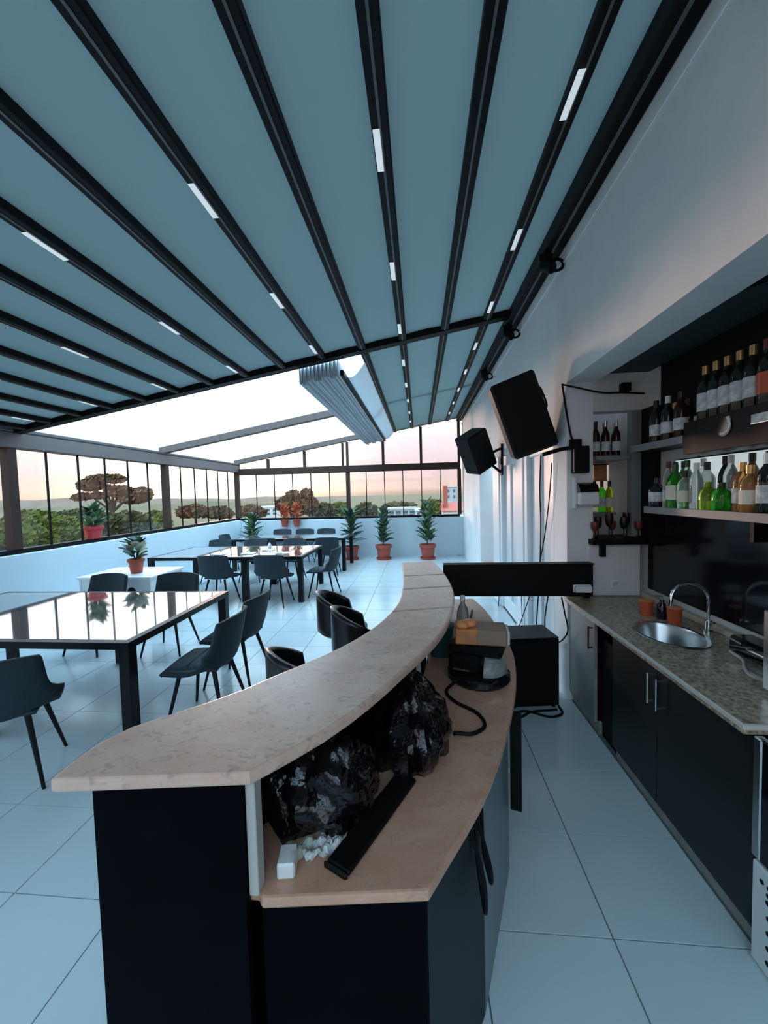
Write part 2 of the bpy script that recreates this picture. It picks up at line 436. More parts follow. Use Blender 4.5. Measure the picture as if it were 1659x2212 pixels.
# roof
ce = sempty('ceiling')
RX = [.785,.325,-.145,-.605,-1.07,-1.54,-1.985,-2.415,-2.835,-3.27,-3.70,-4.12,-4.52,-4.88]
YM, YM2, YE = 4.47, 7.36, 10.40
def sloped(x0, x1, y0, y1, below, above):
    return MB().add([(x0,y0,roof_z(x0)-below),(x1,y0,roof_z(x1)-below),(x1,y1,roof_z(x1)-below),(x0,y1,roof_z(x0)-below),
                     (x0,y0,roof_z(x0)+above),(x1,y0,roof_z(x1)+above),(x1,y1,roof_z(x1)+above),(x0,y1,roof_z(x0)+above)],
                    [(0,3,2,1),(4,5,6,7),(0,1,5,4),(1,2,6,5),(2,3,7,6),(3,0,4,7)])
def panel(xa, xb, y0, y1):
    def fn(u, v):
        x = xa+(xb-xa)*u; return (x, y0+(y1-y0)*v, roof_z(x)+.012+.010*math.sin(PI*u))
    return obj('fabric_panel', MB().grid(fn, 8, 1), 'roof_cloth', ce, smooth=True)
edges = [1.16]+RX+[XL-.05]
for a, b in zip(edges[:-1], edges[1:]): panel(b, a, YB, YM)
for a, b in zip(edges[:4], edges[1:5]): panel(b, a, YM, YE)
def rafter(i, x, y0, y1):
    z = roof_z(x)
    r = obj('roof_bar', B(x-.042, x+.042, y0, y1, z-.045, z+.010, .006), 'anthracite', ce)
    obj('bar_groove', B(x-.006, x+.006, y0, y1, z-.0485, z-.0452), 'bar_grey', r)
    if i % 2 == 0:
        y = 2.0-1.05*3
        while y < y1-.2:
            if y > y0+.1: obj('led_lamp', B(x-.036, x-.002, y-.12, y+.12, z-.053, z-.0486, .002), 'led', r)
            y += 1.05
for i, x in enumerate(RX):
    rafter(i, x, YB, YM-.07)
    if i < 4: rafter(i, x, YM+.07, YE)
for (y0, y1) in ((YM-.055, YM+.055),):
    obj('roof_beam', sloped(XL-.05, 1.16, y0, y1, .05, .10), 'anthracite', ce)
obj('roof_beam', sloped(XL-.05, -.95, YM2-.075, YM2+.075, .0, .12), 'beam_haze_grey', ce)
obj('roof_beam', sloped(-.95, 1.16, YM2-.075, YM2+.075, -.035, .12), 'frame_bloom_brown', ce)
obj('roof_beam', sloped(XL-.05, 1.16, YF-.09, YF+.07, .0, .12), 'beam_haze_grey', ce)
wb = obj('wall_beam', B(1.03, XR-.001, YB, YF, roof_z(1.1)-.09, roof_z(1.1)+.06, .01), 'anthracite', ce)
obj('beam_groove', B(1.085, 1.105, YB, YF, roof_z(1.1)-.094, roof_z(1.1)-.0905), 'bar_grey', wb)
# folded fabric pack
for k in range(10):
    x = -1.38+.048*k
    zt = roof_z(x)-.02; dp = .20+.02*math.sin(k*1.7)
    prof = [(x-.019, zt), (x-.019, zt-dp+.02), (x-.012, zt-dp+.005), (x, zt-dp), (x+.012, zt-dp+.005), (x+.019, zt-dp+.02), (x+.019, zt)]
    inner = [(p[0]*1+(x-p[0])*.35, p[1]+.006) for p in prof]
    m = MB()
    ring = prof+inner[::-1]
    n = len(ring)
    y0, y1 = YM+.10, YE-.02
    m.add([(q[0], y0, q[1]) for q in ring]+[(q[0], y1, q[1]) for q in ring], [(i, (i+1)%n, n+(i+1)%n, n+i) for i in range(n)]+[tuple(range(n))[::-1], tuple(range(n, 2*n))])
    obj('fabric_fold', m, 'fold_cloth', ce, smooth=True)
def sag(u, v):
    x = -.60-.26*u; zz = roof_z(x)-.015-.17*math.sin(u*PI*.62)**1.3
    return (x, YM+.35+(YE-.05-YM-.35)*v, zz)
obj('fabric_swag', MB().grid(sag, 10, 2), 'fold_cloth', ce, smooth=True)
obj('carrier_bar', B(-.90, -.855, YM+.08, YE, roof_z(-.88)-.23, roof_z(-.88)-.16, .008), 'anthracite', ce)
# eave beam
obj('eave_gutter', B(XL-.16, XL+.07, YB, YF+.05, ZT+.001, ZT+.05, .01), 'bar_grey', ce)

# bar niche
NB = 1.80
wn = sempty('wall_niche')
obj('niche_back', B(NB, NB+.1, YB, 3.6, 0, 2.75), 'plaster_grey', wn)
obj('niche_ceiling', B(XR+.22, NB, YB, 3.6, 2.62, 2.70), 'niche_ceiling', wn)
obj('splash_panel', B(NB-.014, NB-.001, -.3, 3.18, .93, 1.535), 'splash', wn)
obj('upper_backing', B(NB-.012, NB-.001, YB, 3.04, 2.0, 2.615), 'black_plastic', wn)
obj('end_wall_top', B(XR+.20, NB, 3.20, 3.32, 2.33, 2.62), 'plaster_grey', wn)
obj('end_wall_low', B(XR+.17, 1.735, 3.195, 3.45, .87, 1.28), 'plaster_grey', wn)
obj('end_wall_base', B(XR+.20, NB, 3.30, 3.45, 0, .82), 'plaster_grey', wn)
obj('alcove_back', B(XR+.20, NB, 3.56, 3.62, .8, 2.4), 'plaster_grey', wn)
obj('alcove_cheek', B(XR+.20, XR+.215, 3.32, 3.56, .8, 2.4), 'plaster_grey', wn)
obj('corner_post', B(1.672, 1.742, 3.20, 3.27, 1.345, 2.33), 'shelf_grey', wn)
obj('frame_post', B(1.742, NB-.002, 3.05, 3.26, 1.285, 2.33), 'black_plastic', wn)
struct(obj('trim_2', B(XR-.003, XR+.223, YB, 3.2, 2.562, 2.5695), 'plaster'))

# ------------------------------------------------------------------ bar counter
BT, WT = 1.12, .78                      # heights of the stone top and of the lower worktop
OUT = [(-.825,.745),(-.80,.93),(-.60,1.115),(-.497,1.255),(-.345,1.46),(-.23,1.69),(-.15,1.98),(-.12,2.25),(-.125,2.75),(-.162,3.36)]
INN = [(-.389,.790),(-.257,.945),(-.15,1.12),(-.053,1.324),(.04,1.53),(.115,1.76),(.175,2.08),(.202,2.44),(.175,2.95),(.111,3.41)]
oc = [Vector((p[0],p[1],0)) for p in OUT]; ic = [Vector((p[0],p[1],0)) for p in INN]
ocs = [oc[0]]+curve(oc[1:], 6); ics = curve(ic, 6)
def along(c, t):
    L = [0]
    for a, b in zip(c[:-1], c[1:]): L.append(L[-1]+(b-a).length)
    d = t*L[-1]
    for i in range(len(c)-1):
        if d <= L[i+1] or i == len(c)-2:
            k = (d-L[i])/max(1e-9, L[i+1]-L[i]); return c[i].lerp(c[i+1], k)
top = thing('stone_bar_top', 'curved beige stone bar top, the raised tier of the bar', 'bar top', (-.2,1.5,BT-.034))
TH = .034
def slab(t0, t1, m='bar_stone', gap=.0012):
    n = 14; a = [along(ocs, t0+gap+(t1-t0-2*gap)*k/n) for k in range(n+1)]; b = [along(ics, t0+gap+(t1-t0-2*gap)*k/n) for k in range(n+1)]
    if t0 == 0: a = [ocs[0], Vector((-.828,.80,0)), Vector((-.82,.87,0))]+a[2:]
    poly = [(p.x+.2, p.y-1.5) for p in b] + [(p.x+.2, p.y-1.5) for p in reversed(a)]
    o = obj('counter_slab', MB().prism(poly, 0, TH), m, top)
    bv = o.modifiers.new('b','BEVEL'); bv.width = .009; bv.segments = 3; bv.limit_method = 'ANGLE'; bv.angle_limit = math.radians(50)
    return o
cuts = [0, .50, .665, .80, 1.0]
for a, b in zip(cuts[:-1], cuts[1:]): slab(a, b)

bar = thing('bar_counter', 'black laminate bar body with open shelf, holding up both stone tiers', 'bar counter', (-.2,1.5,0))
def L(p): return (p[0]+.2, p[1]-1.5)
# guest-side shell, set in from the outer edge of the top
def inset(c, d):
    out = []
    for i, p in enumerate(c):
        t = (c[min(i+1,len(c)-1)]-c[max(i-1,0)]).normalized(); out.append(p+Vector((t.y,-t.x,0))*d)
    return out
shell_c = [Vector((-.79,.835,0)), Vector((-.775,.95,0))]+inset(curve(oc[2:], 6), .11)[1:]
sh_in = [Vector((-.755,.838,0)), Vector((-.745,.96,0))]+inset(curve(oc[2:], 6), .145)[1:]
poly = [L(p) for p in shell_c]+[L(p) for p in reversed(sh_in)]
obj('front_panel', MB().prism(poly, 0, BT-TH-.001), 'black_lam', bar)
obj('end_panel', MB().prism([L(p) for p in ((-.79,.815),(-.424,.822),(-.424,.845),(-.79,.834))], 0, BT-TH-.001), 'black_lam', bar)
obj('end_panel', MB().prism([L(p) for p in ((-.404,.862),(-.005,.893),(-.003,.915),(-.404,.885))], 0, WT-.031), 'black_lam', bar)
obj('support_post', B(-.422+.2, -.398+.2, .835-1.5, .872-1.5, WT+.001, BT-TH-.001, .002), 'post_grey', bar)
obj('support_post', B(-.030+.2, -.008+.2, 1.735-1.5, 1.765-1.5, WT+.001, BT-TH-.001, .002), 'post_grey', bar)
back = [(-.002,.905),(.185,1.215),(.375,1.715),(.50,2.33),(.475,3.13),(.44,3.42)]
mats = ['slate_lam','steel_panel','black_lam','black_lam','black_lam']
for (p, q), m in zip(zip(back[:-1], back[1:]), mats):
    a, b = Vector((*p,0)), Vector((*q,0)); t = (b-a).normalized(); nn = Vector((t.y,-t.x,0))
    a2 = a+t*.004; b2 = b-t*.004
    obj('back_panel', MB().prism([L(v) for v in (a2, b2, b2-nn*.02, a2-nn*.02)], .0, WT-.031), m, bar)
# black cabinet door standing open behind the bar, with cable hanging beside it
obj('open_door', MB().prism([L(p) for p in ((.380,1.70),(.425,1.685),(.432,1.705),(.387,1.72))], .30, WT-.033), 'black_plastic', bar)
for k, (px, py, dz) in enumerate(((.13,1.10,0),(.155,1.145,.05))):
    pts = curve([(px+.2, py-1.5-.0, .735), (px+.235, py-1.515, .60), (px+.24, py-1.50, .48+dz), (px+.225, py-1.465, .60), (px+.22, py-1.46, .73)], 6)
    obj('hanging_cord', MB().tube(pts, .006, 6), 'rubber', bar, smooth=True)

wk = [(-.391,.833),(.004,.876),(.214,1.234),(.402,1.712),(.50,2.08),(.536,2.36),(.53,2.75),(.508,3.13),(.46,3.42)]
inner_side = [(p.x, p.y) for p in inset(curve(oc[2:], 6), .15)]
inner_side = [p for p in inner_side if p[1] < 3.40]
poly = wk[:2]+[ (v.x,v.y) for v in curve([Vector((*p,0)) for p in wk[1:]], 4)[1:]]+[(0.0,3.40)]+list(reversed(inner_side))[1:]+[(-.683,.975),(-.683,.85),(-.405,.85)]
o = obj('stone_worktop', MB().prism(poly, WT-.03, WT), 'work_stone')
bv = o.modifiers.new('b','BEVEL'); bv.width = .007; bv.segments = 2; bv.limit_method = 'ANGLE'; bv.angle_limit = math.radians(50)
tag(o, 'brownish pink stone worktop, the lower tier on the working side of the bar', 'worktop')

# black panel bridging bar and wall
br = thing('bridge_panel', 'long black panel bridging the bar end and the pier, cords hanging below', 'panel', (.74,3.13,.885))
obj('board', B(-.555, .60, -.03, .03, 0, .252, .004), 'black_plastic', br)
obj('top_cap', B(-.555, .60, -.05, .045, .2525, .262, .002), 'black_plastic', br)
obj('bracket', B(.55, .59, -.0, .05, -.024, -.001), 'black_plastic', br)
so_ = thing('adapter_plug', 'small white plug adapter on the black bridging panel beside the pier', 'plug', (1.26,3.095,.955))
obj('body', B(-.07, .055, -.045, 0, -.03, .02, .008), 'white_plastic', so_)
obj('face', B(-.075, .06, -.012, .002, -.034, .025, .003), 'white_plastic', so_)

# ------------------------------------------------------------------ things on the bar worktop
def wrinkled(name, c, r, seed, label, squash=.5):
    rng = random.Random(seed)
    dirs = [(Vector((rng.gauss(0,1),rng.gauss(0,1),rng.gauss(0,1))).normalized(), rng.uniform(.05,.16), rng.uniform(6,14)) for _ in range(16)]
    m = MB(); n = 44; V = []; F = []
    for j in range(n//2+1):
        th = PI*j/(n//2)
        for k in range(n):
            a = 2*PI*k/n; d = Vector((math.sin(th)*math.cos(a), math.sin(th)*math.sin(a), math.cos(th)))
            q = 1
            for (u, amp, fr) in dirs:
                q += amp*.33*math.sin(fr*d.dot(u)+u.x*9)
            q += .07*abs(math.sin(7*a+3*th))*math.sin(th)
            p = Vector((d.x*r[0]*q, d.y*r[1]*q, d.z*r[2]*q))
            p.z = max(p.z, -r[2]*squash)
            V.append(p+Vector((0,0,r[2]*squash)))
    for j in range(n//2):
        for k in range(n): F.append((j*n+k, (j+1)*n+k, (j+1)*n+(k+1)%n, j*n+(k+1)%n))
    t = thing(name, label, 'bag', c)
    obj('bag', m.add(V, F), 'bin_bag', t, smooth=True)
    # knotted neck of the bag
    kn = MB()
    for k in range(5):
        a = k*1.3; kn.tube(curve([(0,0,r[2]*(1+squash)-.03), (.02*math.cos(a),.02*math.sin(a),r[2]*(1+squash)-.005), (.055*math.cos(a),.05*math.sin(a),r[2]*(1+squash)-.012)], 3), [.016,.014,.014,.016,.014,.01,.006], 6)
    obj('tied_neck', kn, 'bin_bag', t, smooth=True)
    return t
wrinkled('rubbish_bag', (-.315,1.10,WT), (.155,.13,.15), 3, 'black plastic rubbish bag behind the pale support post at the bar end', .55)
wrinkled('rubbish_bag', (-.055,1.40,WT), (.14,.19,.165), 8, 'bulging black plastic rubbish bag with the long black strip lying against it', .45)
st = thing('flat_strip', 'long flat black strip lying slanted on the stone worktop by the bags', 'strip', (-.150,1.055,WT+.001), -.47)
obj('strip', B(-.036,.036,-.165,.20,0,.016,.005), 'black_plastic', st)
obj('end_cap', B(-.038,.038,-.178,-.166,0,.018,.006), 'black_plastic', st)
wp = thing('small_packet', 'small white packet beside the pale support post', 'packet', (-.352,.905,WT), .15)
obj('box', B(-.022,.022,-.028,.028,0,.04,.005), 'white_plastic', wp)
obj('fold_flap', B(-.020,.020,-.026,.026,.0405,.043,.001), 'paper', wp)
for k in range(3):
    cs = thing('scrap_wrapper', ('crumpled cream wrapper scrap nearest the pale support post','middle one of three wrapper scraps before the bag','wrapper scrap closest to the black strip')[k], 'wrapper', (-.34+.045*k,.955+.010*k,WT), .3+.5*k, 'wrapper scraps by the bag')
    def fn(u, v, k=k): return (.075*(u-.5), .05*(v-.5), .006+.010*math.sin(9*u+k)*math.cos(7*v+2*k)+.006*u)
    obj('film', MB().grid(fn, 8, 6), 'paper' if k else 'leaf_cream', cs)

cm = thing('coffee_machine', 'black rounded coffee machine with clear cover on the stone worktop', 'coffee machine', (.285,1.96,WT), -.35)
pf = [(.0,0),(.135,0),(.142,.012),(.14,.03),(.12,.05),(.0,.05)]
obj('base', MB().lathe([(.001,0),(.150,0),(.158,.012),(.155,.035),(.13,.05),(.001,.05)], 28), 'black_gloss', cm, smooth=True)
obj('body', B(-.13,.03,-.11,.12,.0505,.145,.02), 'black_plastic', cm)
obj('head', B(-.13,.13,-.10,.12,.1455,.19,.012), 'black_plastic', cm)
def dome(u, v):
    a = -PI*.5+PI*u; z = .052+.09*v; r = .085*math.cos(v*1.15)+.012
    return (.045+r*math.cos(a), .0+r*1.15*math.sin(a), z)
obj('clear_cover', MB().grid(dome, 18, 8), 'glass_clear', cm, smooth=True)
obj('name_strip', B(-.10,-.02,-.113,-.1105,.07,.078), 'steel', cm)
sn = thing('snack_box', 'brown cardboard box with orange front resting on the coffee machine', 'box', (.285,1.96,WT+.1905), -.12)
obj('carton', B(-.105,.135,-.075,.075,0,.075,.006), 'card', sn)
obj('orange_wrap', B(-.112,.0,-.078,.078,-.0+.001,.079,.006), 'orange_box', sn)
obj('end_flap', B(.136,.150,-.06,.06,.004,.07,.004), 'worktop_edge', sn)
for k, (x, y, r) in enumerate(((-.085,-.055,.035),(-.045,-.03,.038))):
    o = thing('bread_bun', ('round orange bun at the box corner','heart-shaped orange bun in the middle of the box')[k], 'bun', (.285+x,1.96+y,WT+.271))
    obj('crust', MB().blob((0,0,r*.5),(r,r*.9,r*.55),14), 'orange_wood', o, smooth=True)
    obj('crease', MB().tube(curve([(-r*.6,-r*.3,r*.85),(0,-r*.1,r*1.02),(r*.6,r*.3,r*.85)],4), .004, 5), 'orange_box', o, smooth=True)
cd = obj('mains_cable', MB().tube(curve([(.16,1.85,WT+.03),(.11,1.79,WT+.009),(.145,1.70,WT+.008),(.225,1.62,WT+.008),(.245,1.53,WT+.008),(.19,1.475,WT+.008),(.13,1.475,WT+.008),(.115,1.47,WT+.008)],8), .0075, 8), 'rubber', smooth=True)
tag(cd, 'looped black power cord lying on the stone worktop', 'cord')
cd = obj('mains_cable', MB().tube(curve([(.33,2.75,WT+.008),(.41,2.62,WT+.008),(.43,2.50,WT+.008),(.36,2.52,WT+.008),(.31,2.66,WT+.008),(.36,2.85,WT+.008),(.40,3.05,WT+.008)],8), .008, 8), 'rubber', smooth=True)
tag(cd, 'black power cord coiled at the worktop end below the bridging panel', 'cord')
bo = thing('water_bottle', 'milky plastic bottle with teal wrap tucked under the bar top', 'bottle', (.26,2.42,WT))
obj('body', MB().lathe([(.001,0),(.036,0),(.038,.01),(.038,.18),(.03,.22),(.014,.25),(.014,.275),(.001,.275)],20), 'glass_clear', bo, smooth=True)
obj('wrap', MB().lathe([(.0386,.02),(.039,.022),(.039,.12),(.0386,.122)],20), 'teal', bo, smooth=True)
obj('cap', MB().lathe([(.001,.2755),(.016,.2755),(.016,.295),(.001,.296)],16), 'white_plastic', bo, smooth=True)
tb = thing('teal_tub', 'dark teal plastic tub under the inner edge of the bar top', 'tub', (.11,2.23,WT))
obj('tub', MB().lathe([(.001,0),(.06,0),(.075,.16),(.078,.165),(.070,.165),(.056,.01),(.001,.01)],24), 'teal', tb, smooth=True)
obj('lid', MB().lathe([(.001,.1655),(.08,.1655),(.08,.18),(.07,.186),(.001,.186)],24), 'teal', tb, smooth=True)

# floor loudspeaker and its cords
fs = thing('floor_speaker', 'black box loudspeaker standing on the tiles beside the cabinets', 'speaker', (.86,3.20,0), .12)
obj('cabinet', B(-.20,.20,-.15,.15,.012,.56,.012), 'black_plastic', fs)
obj('top_panel', B(-.198,.198,-.148,.148,.5602,.566,.002), 'slate_lam', fs)
obj('grille', B(-.18,.18,-.158,-.1505,.04,.53,.004), 'rubber', fs)
for sx in (-.16,.16):
    for sy in (-.12,.12): obj('foot', MB().lathe([(.001,0),(.018,0),(.02,.012),(.001,.012)],10,(sx,sy,0)), 'rubber', fs)
for k, pts in enumerate(([(.68,2.96,.008),(.80,3.0,.008),(.95,2.93,.008),(1.06,2.98,.008),(1.07,3.08,.01)], [(.62,2.90,.008),(.74,2.92,.008),(.83,2.99,.008),(.98,3.02,.008),(1.04,3.03,.01)])):
    tag(obj('audio_cable', MB().tube(curve(pts,8), .009, 8), 'rubber', smooth=True), ('black cord curling furthest out on the tiles before the floor loudspeaker','black cord running close along the foot of the floor loudspeaker')[k], 'cord')

# ------------------------------------------------------------------ back counter
CX = 1.195
def cabinet(label, y0, y1, fm, handle_at, top_=.818, split=None):
    t = thing('base_cabinet', label, 'cabinet', (CX, (y0+y1)/2, 0)); w = (y1-y0)/2
    obj('carcass', B(.022, .56, -w+.001, w-.001, .10, top_), 'black_plastic', t)
    obj('plinth', B(.028, .50, -w+.001, w-.001, 0, .099), 'plinth', t)
    n = len(handle_at); st_ = 2*w/n
    for i, hside in enumerate(handle_at):
        a = -w+i*st_+.002; b = -w+(i+1)*st_-.002
        if split: sp_ = split-(y0+y1)/2; a, b = ((-w+.002, sp_-.002), (sp_+.002, w-.002))[i]
        d = obj('door', B(0, .02, a, b, .085, .812, .003), fm, t)
        hy = (b-.035) if hside > 0 else (a+.035)
        hm = MB().tube([(-.028, hy, .60), (-.028, hy, .76)], .006, 8)
        for z in (.61,.75): hm.tube([(-.03, hy, z), (.0, hy, z)], .005, 6)
        obj('handle', hm, 'steel' if fm == 'cabinet_front' else 'foil_black', d, smooth=True)
    return t
cabinet('narrow pale grey base cabinet against the pier', 2.74, 3.185, 'cabinet_front_pale', (-1,))
cabinet('dark base cabinet with two doors below the sink', 1.462, 2.50, 'cabinet_front', (1,-1), .70, 2.04)
bx_ = thing('dark_gap_box', 'black recessed box standing for the dark gap between the pale and the dark cabinet', 'cabinet', (CX,2.62,0))  # black box put in for the dark gap between the doors
obj('carcass', B(.04,.56,-.119,.119,.10,.70), 'black_plastic', bx_)
obj('plinth', B(.05,.50,-.119,.119,0,.099), 'black_plastic', bx_)

WZ = .86
wt = thing('sink_worktop', 'speckled brown granite worktop with pale edge along the back wall', 'worktop', (1.45,2.3,WZ-.04))
def plate(x0, x1, y0, y1, z0, z1, ex, ey, ra, rb, n=48):
    ang = sorted([2*PI*k/n for k in range(n)]+[math.atan2(y-ey, x-ex) % (2*PI) for x in (x0,x1) for y in (y0,y1)])
    I = []; O = []
    for a in ang:
        c, s_ = math.cos(a), math.sin(a); I.append((ex+ra*c, ey+rb*s_))
        t = min([((x1 if c > 0 else x0)-ex)/c if abs(c) > 1e-9 else 1e9, ((y1 if s_ > 0 else y0)-ey)/s_ if abs(s_) > 1e-9 else 1e9])
        O.append((ex+t*c, ey+t*s_))
    m = len(ang); V = [(p[0],p[1],z1) for p in I+O]+[(p[0],p[1],z0) for p in I+O]; F = []
    for i in range(m):
        j = (i+1) % m
        F += [(i,j,m+j,m+i), (2*m+i,3*m+i,3*m+j,2*m+j), (m+i,m+j,3*m+j,3*m+i), (i,2*m+i,2*m+j,j)]
    return MB().add(V, F)
obj('granite_slab', plate(1.160-1.45, 1.795-1.45, 1.47-2.3, 3.19-2.3, 0, .04, 0, .06, .155, .20), 'granite', wt)
obj('edge_strip', B(1.148-1.45, 1.1595-1.45, 1.455-2.3, 3.19-2.3, .022, .043, .003), 'worktop_edge', wt)
obj('edge_strip', B(1.16-1.45, 1.795-1.45, 1.455-2.3, 1.4695-2.3, .022, .043, .003), 'worktop_edge', wt)
obj('upstand', B(1.735-1.45, 1.785-1.45, 1.475-2.3, 3.18-2.3, .0405, .075, .004), 'wood_ledge', wt)
sk = thing('sink_basin', 'oval stainless steel sink basin let into the granite worktop', 'sink', (1.45,2.36,WZ))
def bowl(prof, n=40, ra=.155, rb=.20):
    V = []; F = []
    for (q, z) in prof:
        for k in range(n): V.append((ra*q*math.cos(2*PI*k/n), rb*q*math.sin(2*PI*k/n), z))
    for i in range(len(prof)-1):
        for k in range(n): F.append((i*n+k, i*n+(k+1)%n, (i+1)*n+(k+1)%n, (i+1)*n+k))
    return MB().add(V, F+[tuple(range((len(prof)-1)*n, len(prof)*n))])
obj('bowl', bowl([(1.12,.003),(1.10,.006),(.99,.005),(.95,-.01),(.90,-.10),(.78,-.135),(.2,-.14)]), 'steel', sk, smooth=True)
obj('drain', MB().lathe([(.001,-.139),(.03,-.139),(.032,-.136),(.001,-.134)],16), 'chrome', sk, smooth=True)
fa = thing('gooseneck_tap', 'chrome gooseneck tap with lever beside the sink', 'tap', (1.69,2.40,WZ))
obj('base', MB().lathe([(.001,0),(.028,0),(.028,.012),(.02,.02),(.018,.07),(.001,.07)],16), 'chrome', fa, smooth=True)
arc = [(0,0,.06),(0,0,.17)]+[(-.105+.105*math.cos(a), .012*math.sin(a), .19+.10*math.sin(a)) for a in [PI*k/10 for k in range(0,11)]]+[(-.215,.0,.155)]
obj('spout', MB().tube(curve(arc,3), .0095, 10), 'chrome', fa, smooth=True)
obj('lever', MB().tube([(.0,-.01,.05),(-.02,-.055,.075),(-.03,-.085,.085)], [.009,.007,.006], 8), 'chrome', fa, smooth=True)
for k, (px, py, lb) in enumerate(((1.52,2.72,'plain orange cup on the worktop closer to the pier'),(1.60,2.56,'orange cup next to the tap, dark pump bottle beside it'))):
    c = thing('orange_cup', lb, 'cup', (px,py,WZ))
    obj('cup', MB().lathe([(.001,0),(.036,0),(.042,.095),(.043,.10),(.039,.10),(.034,.008),(.001,.008)],20), 'orange_cup', c, smooth=True)
    obj('rim', MB().lathe([(.0388,.1005),(.0445,.1005),(.0445,.105),(.0388,.105)],20), 'orange_wood', c, smooth=True)
pb = thing('pump_bottle', 'black pump bottle between the two orange cups', 'bottle', (1.575,2.645,WZ))
obj('body', MB().lathe([(.001,0),(.026,0),(.028,.01),(.028,.09),(.012,.11),(.012,.125),(.001,.125)],16), 'black_gloss', pb, smooth=True)
obj('pump', MB().tube([(0,0,.125),(0,0,.15),(-.045,0,.15)], .006, 8), 'steel', pb, smooth=True)
hs = obj('reflection_loop', MB().tube(curve([(1.585,2.10,WZ+.010),(1.56,1.99,WZ+.010),(1.50,1.90,WZ+.010),(1.47,1.82,WZ+.010),(1.52,1.76,WZ+.010),(1.63,1.78,WZ+.010),(1.72,1.83,WZ+.010)],8), .008, 8), 'post_grey', smooth=True)  # grey tube shaped after a looping reflection in the worktop
tag(hs, 'thin grey loop standing in for a reflection in the granite worktop', 'reflection')
ap = thing('counter_machine', 'tall black machine standing at the open end of the granite worktop', 'machine', (1.62,1.60,WZ))
obj('housing', B(-.20,.10,-.10,.10,.012,.36,.012), 'black_gloss', ap)
obj('front_edge', B(-.212,-.2005,-.10,.10,.02,.35,.004), 'steel', ap)
for sx in (-.17,.07):
    for sy in (-.08,.08): obj('foot', MB().lathe([(.001,0),(.012,0),(.012,.0118),(.001,.0118)],8,(sx,sy,0)), 'rubber', ap)
dk = thing('black_tray', 'low black tray standing behind the tap before the dark splash panel', 'tray', (1.66,2.0,WZ))
obj('tray', B(-.06,.06,-.14,.14,0,.09,.015), 'black_gloss', dk)
obj('chrome_bar', B(-.066,-.0605,-.12,.02,.05,.062,.002), 'chrome', dk)
obj('chrome_bar', B(-.066,-.0605,.05,.12,.065,.075,.002), 'chrome', dk)
# bar fridge at the open end
fr = thing('bar_fridge', 'white and steel bar fridge with perforated grille past the dark cabinets', 'fridge', (1.17,1.12,0))
obj('body', B(.03,.58,-.32,.305,.012,.84,.008), 'white_plastic', fr)
obj('door', B(.0,.028,-.32,.305,.395,.84,.006), 'black_gloss', fr)
obj('door_edge', B(-.004,.028,.285,.318,.40,.838,.004), 'steel', fr)
g = obj('grille', B(.0,.028,-.32,.318,.012,.385,.006), 'white_plastic', fr)
hole = mesh(MB().tube([(-.0015,0,0),(.001,0,0)], .0085, 8), 'vent_hole', 'rubber')
for r_ in range(11):
    for c_ in range(20):
        y = .275-.028*c_-(.014 if r_ % 2 else 0)
        if r_ > 8 and c_ < 1: continue
        obj('vent_hole', hole, 'rubber', g, loc=(-.0005, y-.012*r_ if c_ < 1 else y, .335-.027*r_))
for sy in (-.28,.27): obj('foot', MB().lathe([(.001,0),(.02,0),(.02,.0118),(.001,.0118)],8,(.10,sy,0)), 'rubber', fr)

# ------------------------------------------------------------------ shelves and bottles
SX = 1.575
def shelf(label, x0, x1, y0, y1, z0, z1, m, edge=None):
    t = thing('wall_shelf', label, 'shelf', ((x0+x1)/2, (y0+y1)/2, z0))
    hx, hy, h = (x1-x0)/2, (y1-y0)/2, z1-z0
    obj('board', B(-hx+.008,hx,-hy,hy,0,h,.002), m, t)
    obj('front_edge', B(-hx,-hx+.0075,-hy,hy,-.001,h+.001,.002), edge or m, t)
    return t
s1 = shelf('grey board shelf with coloured spirit bottles over the dark splash panel', SX, NB-.002, .6, 2.86, 1.548, 1.592, 'shelf_grey')
for y in (1.2, 2.15): obj('bracket', B(.03,.10,y-1.73-.012,y-1.73+.012,-.12,-.001), 'black_plastic', s1)
s2 = shelf('black shelf carrying the wine bottles with plain white labels', SX, NB-.002, .6, 2.46, 1.915, 2.10, 'black_plastic')
shelf('thin black shelf with mixed dark bottles next to the black frame post', SX, NB-.002, 2.47, 3.04, 1.985, 2.03, 'black_plastic', 'shelf_grey')
shelf('short grey shelf in the alcove holding dark wine bottles', 1.41, 1.668, 3.22, 3.55, 1.95, 1.985, 'shelf_grey')
shelf('short shelf in the middle of the alcove with green bottles', 1.41, 1.668, 3.42, 3.55, 1.50, 1.52, 'shelf_grey')
lg = shelf('black ledge on the low wall carrying dark goblets', 1.345, 1.74, 3.12, 3.48, 1.285, 1.325, 'black_plastic')
obj('bracket', B(-.12,-.08,-.14,-.10,-.10,-.001), 'black_plastic', lg)
mr = thing('added_glow_panel', 'pale added glow panel behind the spirit bottles on the grey shelf', 'glow panel', (NB-.006,1.75,1.60))  # added glowing panel to light the bottles; real source of the glow unknown
obj('glow_sheet', B(-.004,.004,-1.1,1.12,0,.305), 'added_glow', mr)
obj('top_bead', B(-.008,.004,-1.1,1.12,.3055,.312), 'anthracite', mr)

